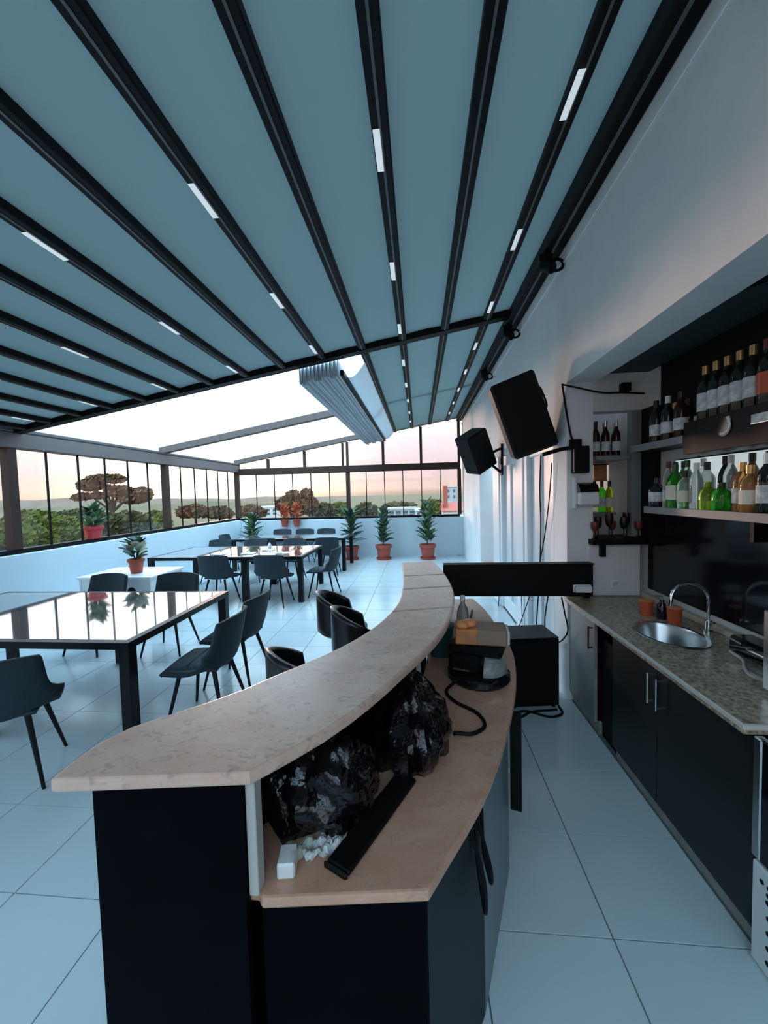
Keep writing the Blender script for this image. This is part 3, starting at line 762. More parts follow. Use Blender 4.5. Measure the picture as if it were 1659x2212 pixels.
LS = 1.5925
def bottle(kind, glass, loc, label, group=None, cap='foil_black', lab='paper', h=1.0, r=1.0, lz=None):
    if loc[2] == LS: h *= .93; r *= .97
    P_ = {'wine': [(.001,0),(.036,0),(.0375,.006),(.0375,.175),(.034,.20),(.018,.232),(.0145,.245),(.0145,.30),(.001,.30)],
          'spirit': [(.001,0),(.040,0),(.042,.006),(.042,.165),(.038,.185),(.020,.212),(.0150,.225),(.0150,.265),(.001,.265)],
          'gin': [(.001,0),(.043,0),(.045,.008),(.045,.14),(.038,.165),(.017,.195),(.0150,.205),(.0150,.24),(.001,.24)],
          'squat': [(.001,0),(.044,0),(.047,.008),(.047,.09),(.040,.115),(.019,.135),(.017,.142),(.017,.165),(.001,.165)],
          'tall': [(.001,0),(.033,0),(.035,.006),(.035,.20),(.028,.235),(.0145,.27),(.0135,.28),(.0135,.325),(.001,.325)]}[kind]
    P_ = [(a*r, b*h) for a, b in P_]
    t = thing('bottle', label, 'bottle', loc, random.uniform(0,6), group)
    obj('glass_body', MB().lathe(P_, 18, sq=.5 if kind == 'gin' else 0), glass, t, smooth=True)
    ht = P_[-1][1]; rn = P_[-2][0]
    obj('cap', MB().lathe([(rn+.0006,ht-.045*h),(rn+.0022,ht-.044*h),(rn+.0022,ht+.004),(.001,ht+.005)],14), cap, t, smooth=True)
    if lab:
        rb = P_[2][0]; z0, z1 = lz or (.045,.125 if kind != 'squat' else .08)
        if kind == 'gin':
            o = obj('paper_label', MB().lathe([(rb+.0005,z0*h),(rb+.0012,z0*h),(rb+.0012,z1*h),(rb+.0005,z1*h)],18,sq=.5), lab, t)
        else:
            o = obj('paper_label', MB().lathe([(rb+.0005,z0*h),(rb+.0012,z0*h),(rb+.0012,z1*h),(rb+.0005,z1*h)],18), lab, t)
    return t
LS = 1.5925
row = [ # pixel x, kind, glass, cap, label paper, depth X, height, words
 (1412,'gin','wine_glass','foil_black','paper',1.625,.86,'squat black bottle with tall white label at the frame post end of the grey shelf'),
 (1437,'gin','glass_green','glass_dark_green','paper_cream',1.66,1.22,'bright green square bottle, tallest green one on the grey shelf'),
 (1458,'spirit','glass_pale_green','foil_black','paper_cream',1.635,.92,'pale green bottle with cream label and dark base on the grey shelf'),
 (1472,'tall','glass_clear','white_plastic',None,1.62,.88,'tall clear bottle without label between cream label and lime bottles'),
 (1487,'spirit','glass_clear','foil_black','paper',1.66,1.1,'clear spirit bottle with white label behind the lime bottle'),
 (1502,'squat','glass_lime','glass_lime',None,1.625,1.0,'squat lime yellow bottle on the grey shelf'),
 (1518,'squat','glass_green','glass_dark_green',None,1.63,.95,'squat deep green bottle next to the lime one'),
 (1537,'spirit','glass_orange','foil_gold','paper_cream',1.625,.92,'orange liqueur bottle with pinkish cream label'),
 (1552,'spirit','glass_orange','foil_gold','paper',1.665,1.0,'peach orange bottle behind the cream labelled liqueur'),
 (1568,'tall','glass_amber','foil_red','paper_dark',1.64,1.02,'tall amber bottle with dark red cap on the grey shelf'),
 (1593,'spirit','wine_glass','white_plastic','paper',1.625,1.12,'black bottle with wide white label and white cap'),
 (1613,'tall','glass_clear','foil_black','paper_cream',1.66,.95,'clear bottle with tan label beside the white capped black one'),
 (1628,'spirit','glass_amber','white_plastic','paper_cream',1.62,.9,'golden bottle with cream label near the red one'),
 (1642,'squat','glass_red','foil_red','paper_cream',1.625,1.2,'small red bottle with cream label on the grey shelf'),
 (1656,'spirit','glass_clear','foil_gold','paper',1.635,1.0,'clear bottle with gold cap past the small red bottle')]
spots = [[X_, atx(px, 1110, X_).y] for (px, k, g_, c_, lb_, X_, h_, w_) in row]
row2 = ((1425,'glass_brown','foil_black'),(1447,'glass_clear','foil_red'),(1465,'glass_dark_green','foil_black'),(1486,'glass_clear','glass_dark_green'),(1510,'glass_clear','white_plastic'),(1530,'wine_glass','foil_black'),(1556,'glass_clear','white_plastic'),(1582,'glass_brown','foil_black'),(1607,'wine_glass','foil_black'),(1630,'glass_clear','foil_black'),(1652,'glass_dark_green','foil_black'))
spots += [[1.745, atx(q[0], 1100, 1.745).y] for q in row2]
for it in range(200):
    for i in range(len(spots)):
        for j in range(i):
            dx = spots[i][0]-spots[j][0]; dy = spots[i][1]-spots[j][1]; d = math.hypot(dx, dy) or 1e-6; w = .099-d
            if w > 0:
                for sgn, q in ((1,i),(-1,j)): spots[q][0] += sgn*dx/d*w*.5; spots[q][1] += sgn*dy/d*w*.5
    for q in spots: q[0] = min(1.746, max(1.628, q[0])); q[1] = min(2.80, q[1])
for (px, k, g_, c_, lb_, X_, h_, w_), sp in zip(row, spots): bottle(k, g_, (sp[0], sp[1], LS), w_, None, c_, lb_, h_)
near_ = ('the frame post','the green square bottle','the pale green bottle','the tall clear bottle','the lime bottle','the orange liqueur','the peach bottle','the amber bottle','the white capped bottle','the golden bottle','the small red bottle')
for i, ((px, g_, c_), sp) in enumerate(zip(row2, spots[len(row):])):
    bottle('tall', g_, (sp[0], sp[1], LS), 'slim bottle by the added glow panel, behind '+near_[i], None, c_, 'paper' if i % 2 else None, .98)
US = 2.1015
for i, px in enumerate((1524,1547,1570,1592,1626,1652)):
    yy = atx(px, 830, 1.64).y; yw = yy if i == 0 else min(yy, yw-.0785)
    bottle('wine', 'wine_glass', (1.64, yw, US), ('white-labelled wine bottle at the thin shelf end of its row','second white-labelled wine bottle from the thin shelf','middle one of the five white-labelled wine bottles','white-labelled wine bottle just before the gap in the row','white-labelled wine bottle beside the red-banded one')[i] if i < 5 else 'dark wine bottle with red band at the open end of the black shelf', 'white label wine bottles' if i < 5 else None, 'foil_gold' if i < 5 else 'foil_red', 'paper' if i < 5 else 'orange_cup', 1.0, 1.0, (.05,.15))
for i, (px, g_, c_, l_) in enumerate(((1420,'wine_glass','foil_black','paper'),(1434,'glass_brown','foil_gold',None),(1447,'wine_glass','white_plastic','paper'),(1462,'wine_glass','foil_black','paper_dark'),(1476,'glass_brown','foil_black','paper'),(1490,'wine_glass','steel','paper'))):
    bottle(('wine','spirit')[i % 2], g_, (1.625+.085*(i % 2), 2.81-.062*i, 2.0325), ('dark bottle with white label nearest the black frame post','brown bottle with gold cap on the thin black shelf','dark bottle with white cap on the thin black shelf','dark bottle with dark label on the thin black shelf','brown bottle with white label on the thin black shelf','dark bottle with silver cap where the thin black shelf meets the thick one')[i], None, c_, l_, .92)
# pale crescent mark and label strip on the front of the thick black shelf
cres = thing('crescent_mark', 'pale crescent shape on the front of the thick black shelf', 'ornament', (SX-.004, 2.15, 2.03))
obj('crescent', MB().tube(curve([(0,-.028,.045),(0,-.040,.0),(0,-.018,-.030),(0,.016,-.036)],5), [.004]+[.010]*13+[.007,.003] if False else .008, 8), 'white_plastic', cres, smooth=True)
obj('backing_disc', MB().tube([(-.001,0,0),(.003,0,0)], .05, 20), 'black_gloss', cres)
tg = thing('price_card', 'white card strip on the thick black shelf beside the crescent mark', 'card', (SX-.006, 1.93, 2.035))
obj('card', B(-.002,.004,-.05,.05,-.02,.02), 'paper', tg)
obj('holder', B(-.001,.0055,-.055,.055,-.024,-.0205), 'steel', tg)
for i in range(6):
    bottle('wine', 'wine_glass' if i % 2 else 'glass_brown', (1.445+.038*i+(.008 if i > 3 else 0), 3.30+.10*(i % 2), 1.9855), ('wine bottle against the pier on the alcove shelf','second wine bottle from the pier on the alcove shelf','third wine bottle from the pier on the alcove shelf','fourth wine bottle from the pier on the alcove shelf','wine bottle last but one before the alcove corner post','wine bottle against the alcove corner post')[i], 'wine bottles on the alcove shelf', 'steel' if i % 3 else 'foil_black', 'paper' if i % 2 == 0 else None, .93, .8)
for i, (g_, l_, w_) in enumerate((('glass_clear','paper','clear bottle with white label at the pier end of the alcove'),('glass_pale_green','paper_cream','pale green bottle with cream label in the alcove'),('glass_green','paper','bright green bottle with white label in the alcove'),('glass_lime','paper_cream','lime bottle in the alcove next to the corner post'))):
    bottle('spirit', g_, (1.452+.062*i, 3.485, 1.5205), w_, None, 'foil_black', l_, 1.0, .72)
for i in range(2):
    bx2 = thing('orange_block', ('orange block over the alcove bottles by the pier','orange block against the alcove back by the corner post')[i], 'carton', (1.47+.115*i, 3.53, 1.79))  # plain orange blocks filling the orange areas at the alcove back
    obj('box', B(-.05,.05,-.012,.025,0,.14,.004), 'orange_box', bx2)
    obj('front_strip', B(-.051,.051,-.0135,-.0122,.0,.012), 'card', bx2)
am = thing('added_glow_panel', 'small warm added glow panel behind the green bottles in the alcove', 'glow panel', (1.54,3.5575,1.53))  # glowing sheet added to brighten the alcove, no known lamp
obj('glow_sheet', B(-.125,.125,-.004,.002,0,.40), 'added_glow_warm', am)
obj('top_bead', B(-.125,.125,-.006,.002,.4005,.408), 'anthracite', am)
for i in range(7):
    x = 1.385+.055*i; y = 3.18+.07*(i % 2); z = 1.3255
    t = thing('dark_goblet', ('goblet at the pier end of the black ledge','second goblet from the pier on the black ledge','third goblet from the pier on the black ledge','middle goblet on the black ledge','third goblet from the frame post on the black ledge','second goblet from the frame post on the black ledge','goblet at the frame post end of the black ledge')[i], 'goblet', (x, y, z), i*.7, 'goblets on the black ledge')
    s_ = 1+.25*(i % 3)
    obj('bowl', MB().lathe([(.006,.06*s_),(.024,.075*s_),(.030,.10*s_),(.027,.135*s_),(.024,.135*s_),(.026,.10*s_),(.02,.08*s_),(.001,.07*s_)],16), ('foil_red','wine_glass','glass_brown')[i % 3], t, smooth=True)
    obj('stem', MB().lathe([(.001,0),(.024,0),(.022,.006),(.005,.012),(.005,.06*s_),(.001,.061*s_)],12), 'black_gloss', t, smooth=True)
sw = thing('wall_socket', 'white double socket on the grey low wall over the worktop', 'socket', (1.545,3.194,.965))
obj('plate', B(-.035,.035,-.010,.0,-.035,.035,.004), 'white_plastic', sw)
obj('insert', B(-.022,.022,-.013,-.0102,-.022,.022,.002), 'paper', sw)

# dispenser, bracket box and cords on the pier
dp = thing('towel_dispenser', 'white wall dispenser with dark window on the pier', 'dispenser', (1.29,3.199,1.60))
obj('housing', B(-.05,.10,-.10,0,0,.10,.01), 'white_plastic', dp)
obj('back_plate', B(-.075,-.051,-.05,0,-.03,.22,.004), 'white_plastic', dp)
def hood(u, v):
    a = PI*.5*v; return (-.045+.14*u, -.095*math.cos(a)-.002, .101+.075*math.sin(a))
obj('dark_window', MB().grid(hood, 4, 8), 'black_gloss', dp, smooth=True)
bb = thing('bracket_box', 'black box with wall plate carrying the speaker arm on the pier', 'bracket', (1.265,3.199,1.85))
obj('box', B(-.055,.06,-.075,0,0,.21,.006), 'black_plastic', bb)
obj('wall_plate', B(-.07,.02,-.03,0,.2105,.27,.004), 'black_plastic', bb)
obj('arm', MB().tube([(-.03,-.06,.205),(-.15,-.05,.19),(-.28,-.03,.155)], .016, 8), 'black_plastic', bb, smooth=True)
pc = obj('audio_cable', MB().tube(curve([aty(1215,832,3.18), aty(1222,880,3.185), aty(1232,935,3.185), aty(1243,968,3.15)],8), .008, 8), 'rubber', smooth=True)
tag(pc, 'black cord hanging down the pier to the bracket box', 'cord')
pc = obj('audio_cable', MB().tube(curve([aty(1213,830,3.17), aty(1250,838,3.17), aty(1300,848,3.175), aty(1345,848,3.175), aty(1392,850,3.17)],8), .007, 8), 'rubber', smooth=True)
tag(pc, 'black cord strung across the top of the alcove', 'cord')
jb = thing('junction_box', 'small black junction box on the cord over the alcove', 'junction box', aty(1347,838,3.199))
obj('box', B(-.035,.035,-.05,0,-.035,.03,.004), 'black_plastic', jb)
obj('cover', B(-.030,.030,-.055,-.0502,-.030,.025,.002), 'black_gloss', jb)
lc = obj('mains_cable', MB().tube(curve([(1.41,1.95,2.612),(1.46,1.84,2.60),(1.52,1.76,2.60),(1.62,1.70,2.60),(1.75,1.66,2.61)],6), .02, 8), 'rubber', smooth=True)
tag(lc, 'thick black cord under the dark niche ceiling', 'cord')
def wallcord(pts, r, label):
    tag(obj('audio_cable', MB().tube(curve(pts,6), r, 6), 'rubber', smooth=True), label, 'cord')
XW = XR-.03
wallcord([atx(1168,985,XW), atx(1166,1060,XW), atx(1168,1130,XW), atx(1166,1230,XW), atx(1160,1330,XW), atx(1156,1400,XW)], .006, 'black cord hanging straight down the door stile from the larger speaker')
wallcord([atx(1192,1000,XW), atx(1186,1080,XW), atx(1176,1160,XW), atx(1162,1230,XW), atx(1140,1300,XW), atx(1112,1380,XW)], .005, 'thin cord running slantwise across the white doors')
wallcord([atx(1078,1285,XW), atx(1076,1320,XW), atx(1070,1350,XW), atx(1062,1365,XW)], .006, 'short cord dropping behind the worktop end')
wallcord([atx(1184,1285,XW), atx(1177,1340,XW), atx(1182,1376,XW), atx(1205,1388,XW), atx(1226,1365,XW), atx(1220,1325,XW), atx(1213,1290,XW)], .006, 'cord hanging in a deep loop below the bridging panel')
wallcord([atx(1126,1285,XW), atx(1128,1340,XW), atx(1126,1395,XW)], .004, 'thin straight cord below the bridging panel')

# loudspeakers on the wall
def loudspeaker(label, loc, rot, w, d, h, brk):
    t = thing('mounted_speaker', label, 'speaker', loc); t.rotation_euler = rot
    obj('cabinet', B(-w/2,w/2,-d/2,d/2,-h/2,h/2,.018), 'black_plastic', t)
    obj('front_grille', B(-w/2+.015,w/2-.015,-d/2-.01,-d/2-.0005,-h/2+.02,h/2-.02,.006), 'rubber', t)
    obj('handle', MB().tube(curve([(w/2-.005,0,h*.28),(w/2+.03,0,h*.26),(w/2+.035,0,h*.02),(w/2-.005,0,0)],5), .008, 6), 'rubber', t, smooth=True)
    return t
c1 = aty(1127,900,3.40)
loudspeaker('larger black loudspeaker tilted on the arm over the bridging panel', c1, (.12,-.33,-.15), .36, .30, .64, None)
c2 = aty(1028,975,5.6)
sp2 = loudspeaker('smaller black loudspeaker with steel triangle bracket on the door wall', c2, (.15,-.50,.5), .36, .30, .56, None)
tb_ = thing('speaker_bracket', 'black triangular bracket holding the smaller loudspeaker to the door wall', 'bracket', (XR-.001,5.55,2.2))
m_ = MB()
A_, B_, C_ = Vector((-.02,.0,.12)), Vector((-.02,0,-.22)), Vector((-.27,.0,.0))
obj('strut', MB().tube([A_, C_], .018, 8), 'black_plastic', tb_); obj('strut', MB().tube([B_, C_], .018, 8), 'black_plastic', tb_)
obj('wall_plate', B(-.03,0,-.05,.05,-.26,.18,.004), 'black_plastic', tb_)

# spotlights on the wall beam
for k, (px, py, lb) in enumerate(((1190,575,'black clamp spotlight on the wall beam past the fascia corner'),(1105,722,'black clamp spotlight where the cross beam meets the wall beam'),(1052,822,'black clamp spotlight over the larger loudspeaker'))):
    p = atx(px, py, 1.10); p.z = roof_z(1.1)-.0905
    t = thing('clamp_spotlight', lb, 'spotlight', (1.05, p.y, p.z)); t.scale = (1.3,)*3
    obj('clamp', B(-.04,.04,-.035,.035,-.05,0,.006), 'black_plastic', t)
    obj('lamp_head', MB().lathe([(.001,0),(.022,0),(.030,.02),(.032,.10),(.028,.105),(.001,.09)],16).xf(Matrix.Translation((-.02,-.01,-.06)) @ Euler((2.2,0,.5)).to_matrix().to_4x4()), 'black_plastic', t, smooth=True)
    ring = [(.0,0,-.02)]+[(.055+.040*math.cos(a), -.05, -.085+.034*math.sin(a)) for a in [PI-2*PI*q/16 for q in range(17)]]
    obj('yoke_ring', MB().tube(ring[1:], .0095, 6), 'black_plastic', t, smooth=True)

# ------------------------------------------------------------------ tables
def table(label, x0, x1, y0, y1, h=.75, mid=None):
    t = thing('dining_table', label, 'table', ((x0+x1)/2, (y0+y1)/2, 0)); a, b = (x1-x0)/2, (y1-y0)/2
    obj('glass_top', B(-a+.05,a-.05,-b+.05,b-.05,h-.012,h+.001,.003), 'table_glass', t)
    f = MB()
    obj('top_frame', MB().add([(-a,-b,h-.05),(a,-b,h-.05),(a,b,h-.05),(-a,b,h-.05),(-a,-b,h),(a,-b,h),(a,b,h),(-a,b,h),
        (-a+.05,-b+.05,h-.05),(a-.05,-b+.05,h-.05),(a-.05,b-.05,h-.05),(-a+.05,b-.05,h-.05),(-a+.05,-b+.05,h),(a-.05,-b+.05,h),(a-.05,b-.05,h),(-a+.05,b-.05,h)],
        [(0,1,5,4),(1,2,6,5),(2,3,7,6),(3,0,4,7),(4,5,13,12),(5,6,14,13),(6,7,15,14),(7,4,12,15),(0,8,9,1),(1,9,10,2),(2,10,11,3),(3,11,8,0),(8,12,13,9),(9,13,14,10),(10,14,15,11),(11,15,12,8)]), 'table_frame', t)
    for sx in (-1,1):
        for sy in (-1,1): obj('leg', B(sx*(a-.04)-.04,sx*(a-.04)+.04,sy*(b-.04)-.04,sy*(b-.04)+.04,0,h-.0505,.004), 'table_frame', t)
    if mid:
        for sy in (-1,1): obj('leg', B(mid-(x0+x1)/2-.05,mid-(x0+x1)/2+.05,sy*(b-.05)-.045,sy*(b-.05)+.045,0,h-.0505,.004), 'table_frame', t)
    return t
T1 = table('long mirror-topped black dining table closest to the bar', -4.55, -2.01, 2.42, 3.82, mid=-3.2)
T2 = table('mirror-topped black dining table set with white napkins', -4.55, -1.90, 6.0, 7.35, mid=-2.88)
T3 = table('mirror-topped black dining table before the corner plants', -4.35, -1.68, 8.50, 9.55)

# ------------------------------------------------------------------ chairs
def chair_shell():
    prof = curve([(0,.235,.435),(0,.20,.452),(0,.05,.445),(0,-.10,.44),(0,-.185,.455),(0,-.23,.53),(0,-.262,.66),(0,-.295,.80),(0,-.303,.835)], 3)
    n = len(prof)-1
    def fn(u, v):
        q = 2*u-1; i = min(int(v*n), n-1); k = v*n-i; p = prof[i].lerp(prof[i+1], k)
        w = .215+.045*math.sin(min(1,v*1.35)*PI*.75)-.012*max(0,v-.8)*5
        wing = math.exp(-((v-.50)/.16)**2)
        back = max(0, min(1, (v-.45)/.15))
        x = q*w*(1+.10*wing)
        y = p.y + back*.075*q*q + .03*wing*q*q
        z = p.z + .115*wing*abs(q)**2.2 - .01*(1-back)*q*q - .018*back*max(0,v-.85)*6*abs(q)**3
        return (x, y, z)
    return MB().grid(fn, 12, n)
def make_chair():
    t = thing('dining_chair', 'x', 'chair')
    o = obj('backrest', chair_shell(), 'chair_cloth', t, smooth=True)
    sd_ = o.modifiers.new('s','SOLIDIFY'); sd_.thickness = .028; sd_.offset = 0
    def pad(u, v):
        q = 2*u-1; w = 2*v-1
        return (q*.185, .02+w*.195, .462+.022*(1-q**4)*(1-w**4))
    s_ = obj('seat', MB().grid(pad, 10, 10), 'chair_seat', t, smooth=True)
    m2 = s_.modifiers.new('s','SOLIDIFY'); m2.thickness = .02; m2.offset = -1
    obj('seam', MB().tube([(-.17,.06,.484),(.17,.06,.484)], .004, 5), 'chair_cloth', s_)
    for sx in (-1,1):
        for sy in (-1,1):
            obj('leg', MB().tube([(sx*.13,sy*.13,.428),(sx*.215,sy*.215+(.0 if sy > 0 else -.02),0)], [.018,.010], 8), 'chair_leg', t, smooth=True)
    return t
ch = make_chair(); first = [True]
def chair(x, y, rz, label, group=None):
    if first[0]:
        first[0] = False; ch.location = (x,y,0); ch.rotation_euler = (0,0,rz); ch['label'] = label
        if group: ch['group'] = group
        return ch
    c = dup(ch, (x,y,0), rz, label)
    if group: c['group'] = group
    return c
chair(-2.60, 2.13, .55, 'dark chair turned askew, its back to the bar, at the closest table')
chair(-1.70, 2.83, PI/2+.04, 'dark chair drawn out from the table end closest to the bar')
chair(-1.74, 3.42, PI/2-.05, 'dark chair standing tight behind the drawn-out chair at the table end')
chair(-2.88, 4.10, PI+.10, 'dark chair across the closest table beside the white side table', None)
chair(-3.78, 4.08, PI-.05, 'dark chair across the closest table, before the white side table')
G2 = 'chairs with backs turned at the napkin table'
chair(-3.24, 5.93, .02, 'slate chair with its back turned at the napkin table, by the table centre leg')
chair(-2.32, 5.93, -.04, 'slate chair with its back turned at the corner of the napkin table')
chair(-1.66, 6.45, PI/2-.05, 'slate chair side-on at the end of the napkin table')
chair(-4.25, 7.60, PI, 'slate chair on the far side of the napkin table, next to the glazed left wall')
chair(-3.45, 7.60, PI+.05, 'slate chair in the middle of the far side of the napkin table')
chair(-2.62, 7.60, PI-.04, 'slate chair on the far side of the napkin table, closest to its end')
chair(-1.98, 8.20, .05, 'slate chair with its back turned at the table before the corner plants')
chair(-3.70, 9.85, PI, 'slate chair beyond the far table, under the two red-leaved pots')
chair(-3.07, 9.85, PI+.02, 'slate chair beyond the far table, in the middle of its row')
chair(-2.50, 9.85, PI-.05, 'slate chair beyond the far table, next to the bushy floor plant')
chair(-4.50, 8.90, -PI/2, 'slate chair at the end of the far table by the glazed corner')
chair(-3.35, 8.25, .0, 'slate chair in front of the far table between the two tables')
# napkins on the second table
for i, (x, y) in enumerate(((-3.45,6.3),(-2.95,6.35),(-2.75,6.75),(-2.35,6.35))):
    t = thing('folded_napkin', ('white napkin beside the centre leg chair on the napkin table','white napkin between the two turned-back chairs','white napkin in the middle of the table top','white napkin closest to the table end chair')[i], 'napkin', (x,y,.7515), .1*i, 'napkins on the middle table')
    obj('napkin', B(-.11,.11,-.09,.09,0,.012,.005), 'white_plastic', t)
    obj('fold', B(-.108,.0,-.088,.088,.0122,.02,.004), 'paper', t)
cr2 = thing('salt_pot', 'small white pot at the middle of the napkin table', 'pot', (-2.85,7.05,.7515))
obj('pot', MB().lathe([(.001,0),(.03,0),(.035,.05),(.02,.08),(.001,.085)],14), 'white_plastic', cr2, smooth=True)
obj('lid', MB().lathe([(.001,.0855),(.012,.0855),(.012,.1),(.001,.102)],10), 'steel', cr2, smooth=True)

# white side table with its plant
sd2 = thing('side_table', 'white side table with panel sides behind the closest dining table', 'table', (-3.90,4.86,0))
obj('top', B(-.52,.50,-.34,.36,.715,.75,.006), 'pvc', sd2)
obj('panel', B(-.50,-.47,-.32,.34,0,.7145,.003), 'pvc', sd2); obj('panel', B(.45,.48,-.32,.34,0,.7145,.003), 'pvc', sd2)
obj('apron', B(-.469,.449,-.315,-.295,.45,.7145,.003), 'pvc', sd2)
for x in (-.25,.22):
    obj('hand_hole', MB().tube([(x,-.318,.56),(x,-.3155,.56)], .055, 16), 'black_plastic', sd2)

# ------------------------------------------------------------------ plants
def leafmesh(name, l, w, m, bend=.25):
    def fn(u, v):
        q = 2*u-1; ww = w*math.sin(PI*min(1,max(.02,v))**.8)*.5
        return (q*ww, l*v, -bend*l*v*v+.12*w*q*q)
    return mesh(MB().grid(fn, 4, 6), name, m, True)
LM = {}
def leaf(m, l, w):
    k = (m, round(l,2), round(w,2))
    if k not in LM: LM[k] = leafmesh('leaf', l, w, m)
    return LM[k]
def potted(label, loc, pr, ph, h, leaves, potm, seed, n=26, spread=1.0, group=None, saucer=True, l=.22, w=.09, up=.5):
    rng = random.Random(seed)
    t = thing('potted_plant', label, 'plant', loc, rng.uniform(0,6), group)
    p = obj('pot', MB().lathe([(.001,0),(pr*.72,0),(pr*.95,ph*.80),(pr*1.08,ph*.80),(pr*1.10,ph),(pr*.98,ph),(pr*.86,ph*.75),(.001,ph*.75)],24), potm, t, smooth=True)
    obj('soil', MB().lathe([(.001,ph*.751),(pr*.9,ph*.752),(pr*.88,ph*.83),(.001,ph*.86)],16), 'soil', p)
    if saucer: obj('saucer', MB().lathe([(pr*.73,0),(pr*.95,.0),(pr*1.02,ph*.12),(pr*.96,ph*.12),(pr*.80,.004)],24), potm, p, smooth=True)
    sm = MB()
    for k in range(3):
        a = k*2.1+rng.random(); sm.tube(curve([(0,0,ph*.8),(.03*math.cos(a)*spread,.03*math.sin(a)*spread,ph+h*.45),(.06*math.cos(a)*spread,.06*math.sin(a)*spread,ph+h*.9)],4), [.011]*4+[.008]*4+[.005], 6)
    obj('stem', sm, 'stem', t, smooth=True)
    for k in range(n):
        f = k/n; z = ph*.9+h*(.10+.88*f); a = k*2.4+rng.uniform(-.4,.4)
        ll = l*rng.uniform(.75,1.15)
        me = leaf(rng.choice(leaves), round(ll/.04)*.04 or .04, w)
        o = obj('leaf', me, None, t); r0 = .02+.03*spread*(1-f)
        o.location = (r0*math.cos(a), r0*math.sin(a), z)
        o.rotation_euler = Euler((up*rng.uniform(.5,1.5)+(.3*f), rng.uniform(-.3,.3), a-PI/2))
    return t
DK = ['leaf_dark','leaf_dark','leaf_mid']
potted('low rubber plant in a terracotta pot on the white side table', (-3.80,4.80,.7505), .095, .19, .26, ['leaf_dark','leaf_dark','leaf_dark','leaf_cream'], 'terracotta', 2, 20, 1.4, l=.16, w=.13, saucer=False, up=.75)
potted('bushy grey-green plant in a red pot on the left window sill', (XL-.025,5.60,1.1405), .13, .19, .26, ['leaf_mid','leaf_pale','leaf_dark'], 'pot_red', 5, 64, 2.0, saucer=False, l=.17, w=.085, up=.9)
potted('floor plant in a terracotta pot behind the end of the far table', (-1.80,10.02,0), .18, .36, .95, DK, 'terracotta', 9, 64, 1.6, l=.28, w=.13, up=.6)
potted('slender floor plant in a terracotta pot between two bushier ones', (-.955,10.04,0), .20, .38, .92, DK+['leaf_mid'], 'terracotta', 12, 58, 1.3, l=.24, w=.13, up=.8)
potted('tall yellow-tipped floor plant in a terracotta pot by the door wall', (.20,10.02,0), .20, .38, 1.05, DK+['leaf_mid','leaf_pale'], 'terracotta', 15, 80, 1.8, l=.26, w=.13, up=.8)
potted('spreading green plant standing in the glazed corner', (-4.50,9.98,0), .17, .34, .90, ['leaf_mid','leaf_pale','leaf_dark'], 'terracotta', 18, 60, 1.8, l=.30, w=.12, up=.7)
for i, x in enumerate((-3.72,-3.38)):
    hk = potted(('red-leaved plant in a hanging pot on the far parapet, closer to the glazed corner','red-leaved plant in a hanging pot on the far parapet, closer to the middle post')[i], (x,YF-.165,.88), .10, .20, .42, ['leaf_red','leaf_red','orange_wood'], 'terracotta', 21+i, 40, 1.5, saucer=False, l=.16, w=.10, up=.9)
    hk.rotation_euler = (0,0,0)
    obj('hook', MB().box(-.012,.012,.09,.125,.12,.20).box(-.012,.012,.10,.28,.2005,.206), 'anthracite', hk)

# ------------------------------------------------------------------ bar stools
def make_stool():
    t = thing('bar_stool', 'x', 'stool')
    def sh(u, v):
        a = PI*(u-.5)*1.25; r = .205-.03*v; z = .66+.30*v*(1-.42*abs(2*u-1)**1.6)
        return (r*math.sin(a)*1.02, -r*math.cos(a)*.95-.03*v, z)
    o = obj('backrest', MB().grid(sh, 18, 8), 'stool_leather', t, smooth=True)
    md = o.modifiers.new('s','SOLIDIFY'); md.thickness = .03; md.offset = 0
    obj('seat', MB().lathe([(.001,.62),(.17,.62),(.195,.64),(.195,.67),(.17,.69),(.001,.695)],24), 'stool_leather', t, smooth=True)
    obj('column', MB().lathe([(.001,.02),(.028,.02),(.028,.619),(.001,.619)],14), 'chrome', t, smooth=True)
    obj('base', MB().lathe([(.001,0),(.20,0),(.20,.010),(.03,.0195),(.001,.0195)],28), 'chrome', t, smooth=True)
    obj('footrest', MB().tube([(.13*math.cos(a),.13*math.sin(a),.28) for a in [2*PI*k/20 for k in range(21)]], .009, 6), 'chrome', t, smooth=True)
    return t
sto = make_stool()
sto.location = (-.50,2.33,.12); 
for o in (sto,):
    o.location = (-.42,2.62,0); o.rotation_euler = (0,0,-PI/2+.3); o['label'] = 'black leather bar stool pulled up where the bar top curves most'
dup(sto, (-.63,3.02,0), -PI/2+.1, 'black leather bar stool just past the one at the curve, towards the plants')
dup(sto, (-.60,1.93,0), -PI/2+.65, 'black leather bar stool mostly hidden behind the straight part of the bar')

# orange chair in the doorway
oc_ = thing('plywood_chair', 'orange plywood chair glimpsed in the doorway of the white wall', 'chair', (1.35,6.9,0), PI/2)
def bk(u, v):
    q = 2*u-1; return (q*(.20-.03*v), -.20-.10*v-.0+.04*q*q, .40+.48*v)
o = obj('backrest', MB().grid(bk, 8, 8), 'orange_wood', oc_, smooth=True); md = o.modifiers.new('s','SOLIDIFY'); md.thickness = .015
obj('seat', B(-.20,.20,-.20,.20,.42,.44,.006), 'orange_wood', oc_)
for sx in (-1,1):
    for sy in (-1,1): obj('leg', MB().tube([(sx*.15,sy*.15,.42),(sx*.18,sy*.18,0)], .012, 8), 'chair_leg', oc_)

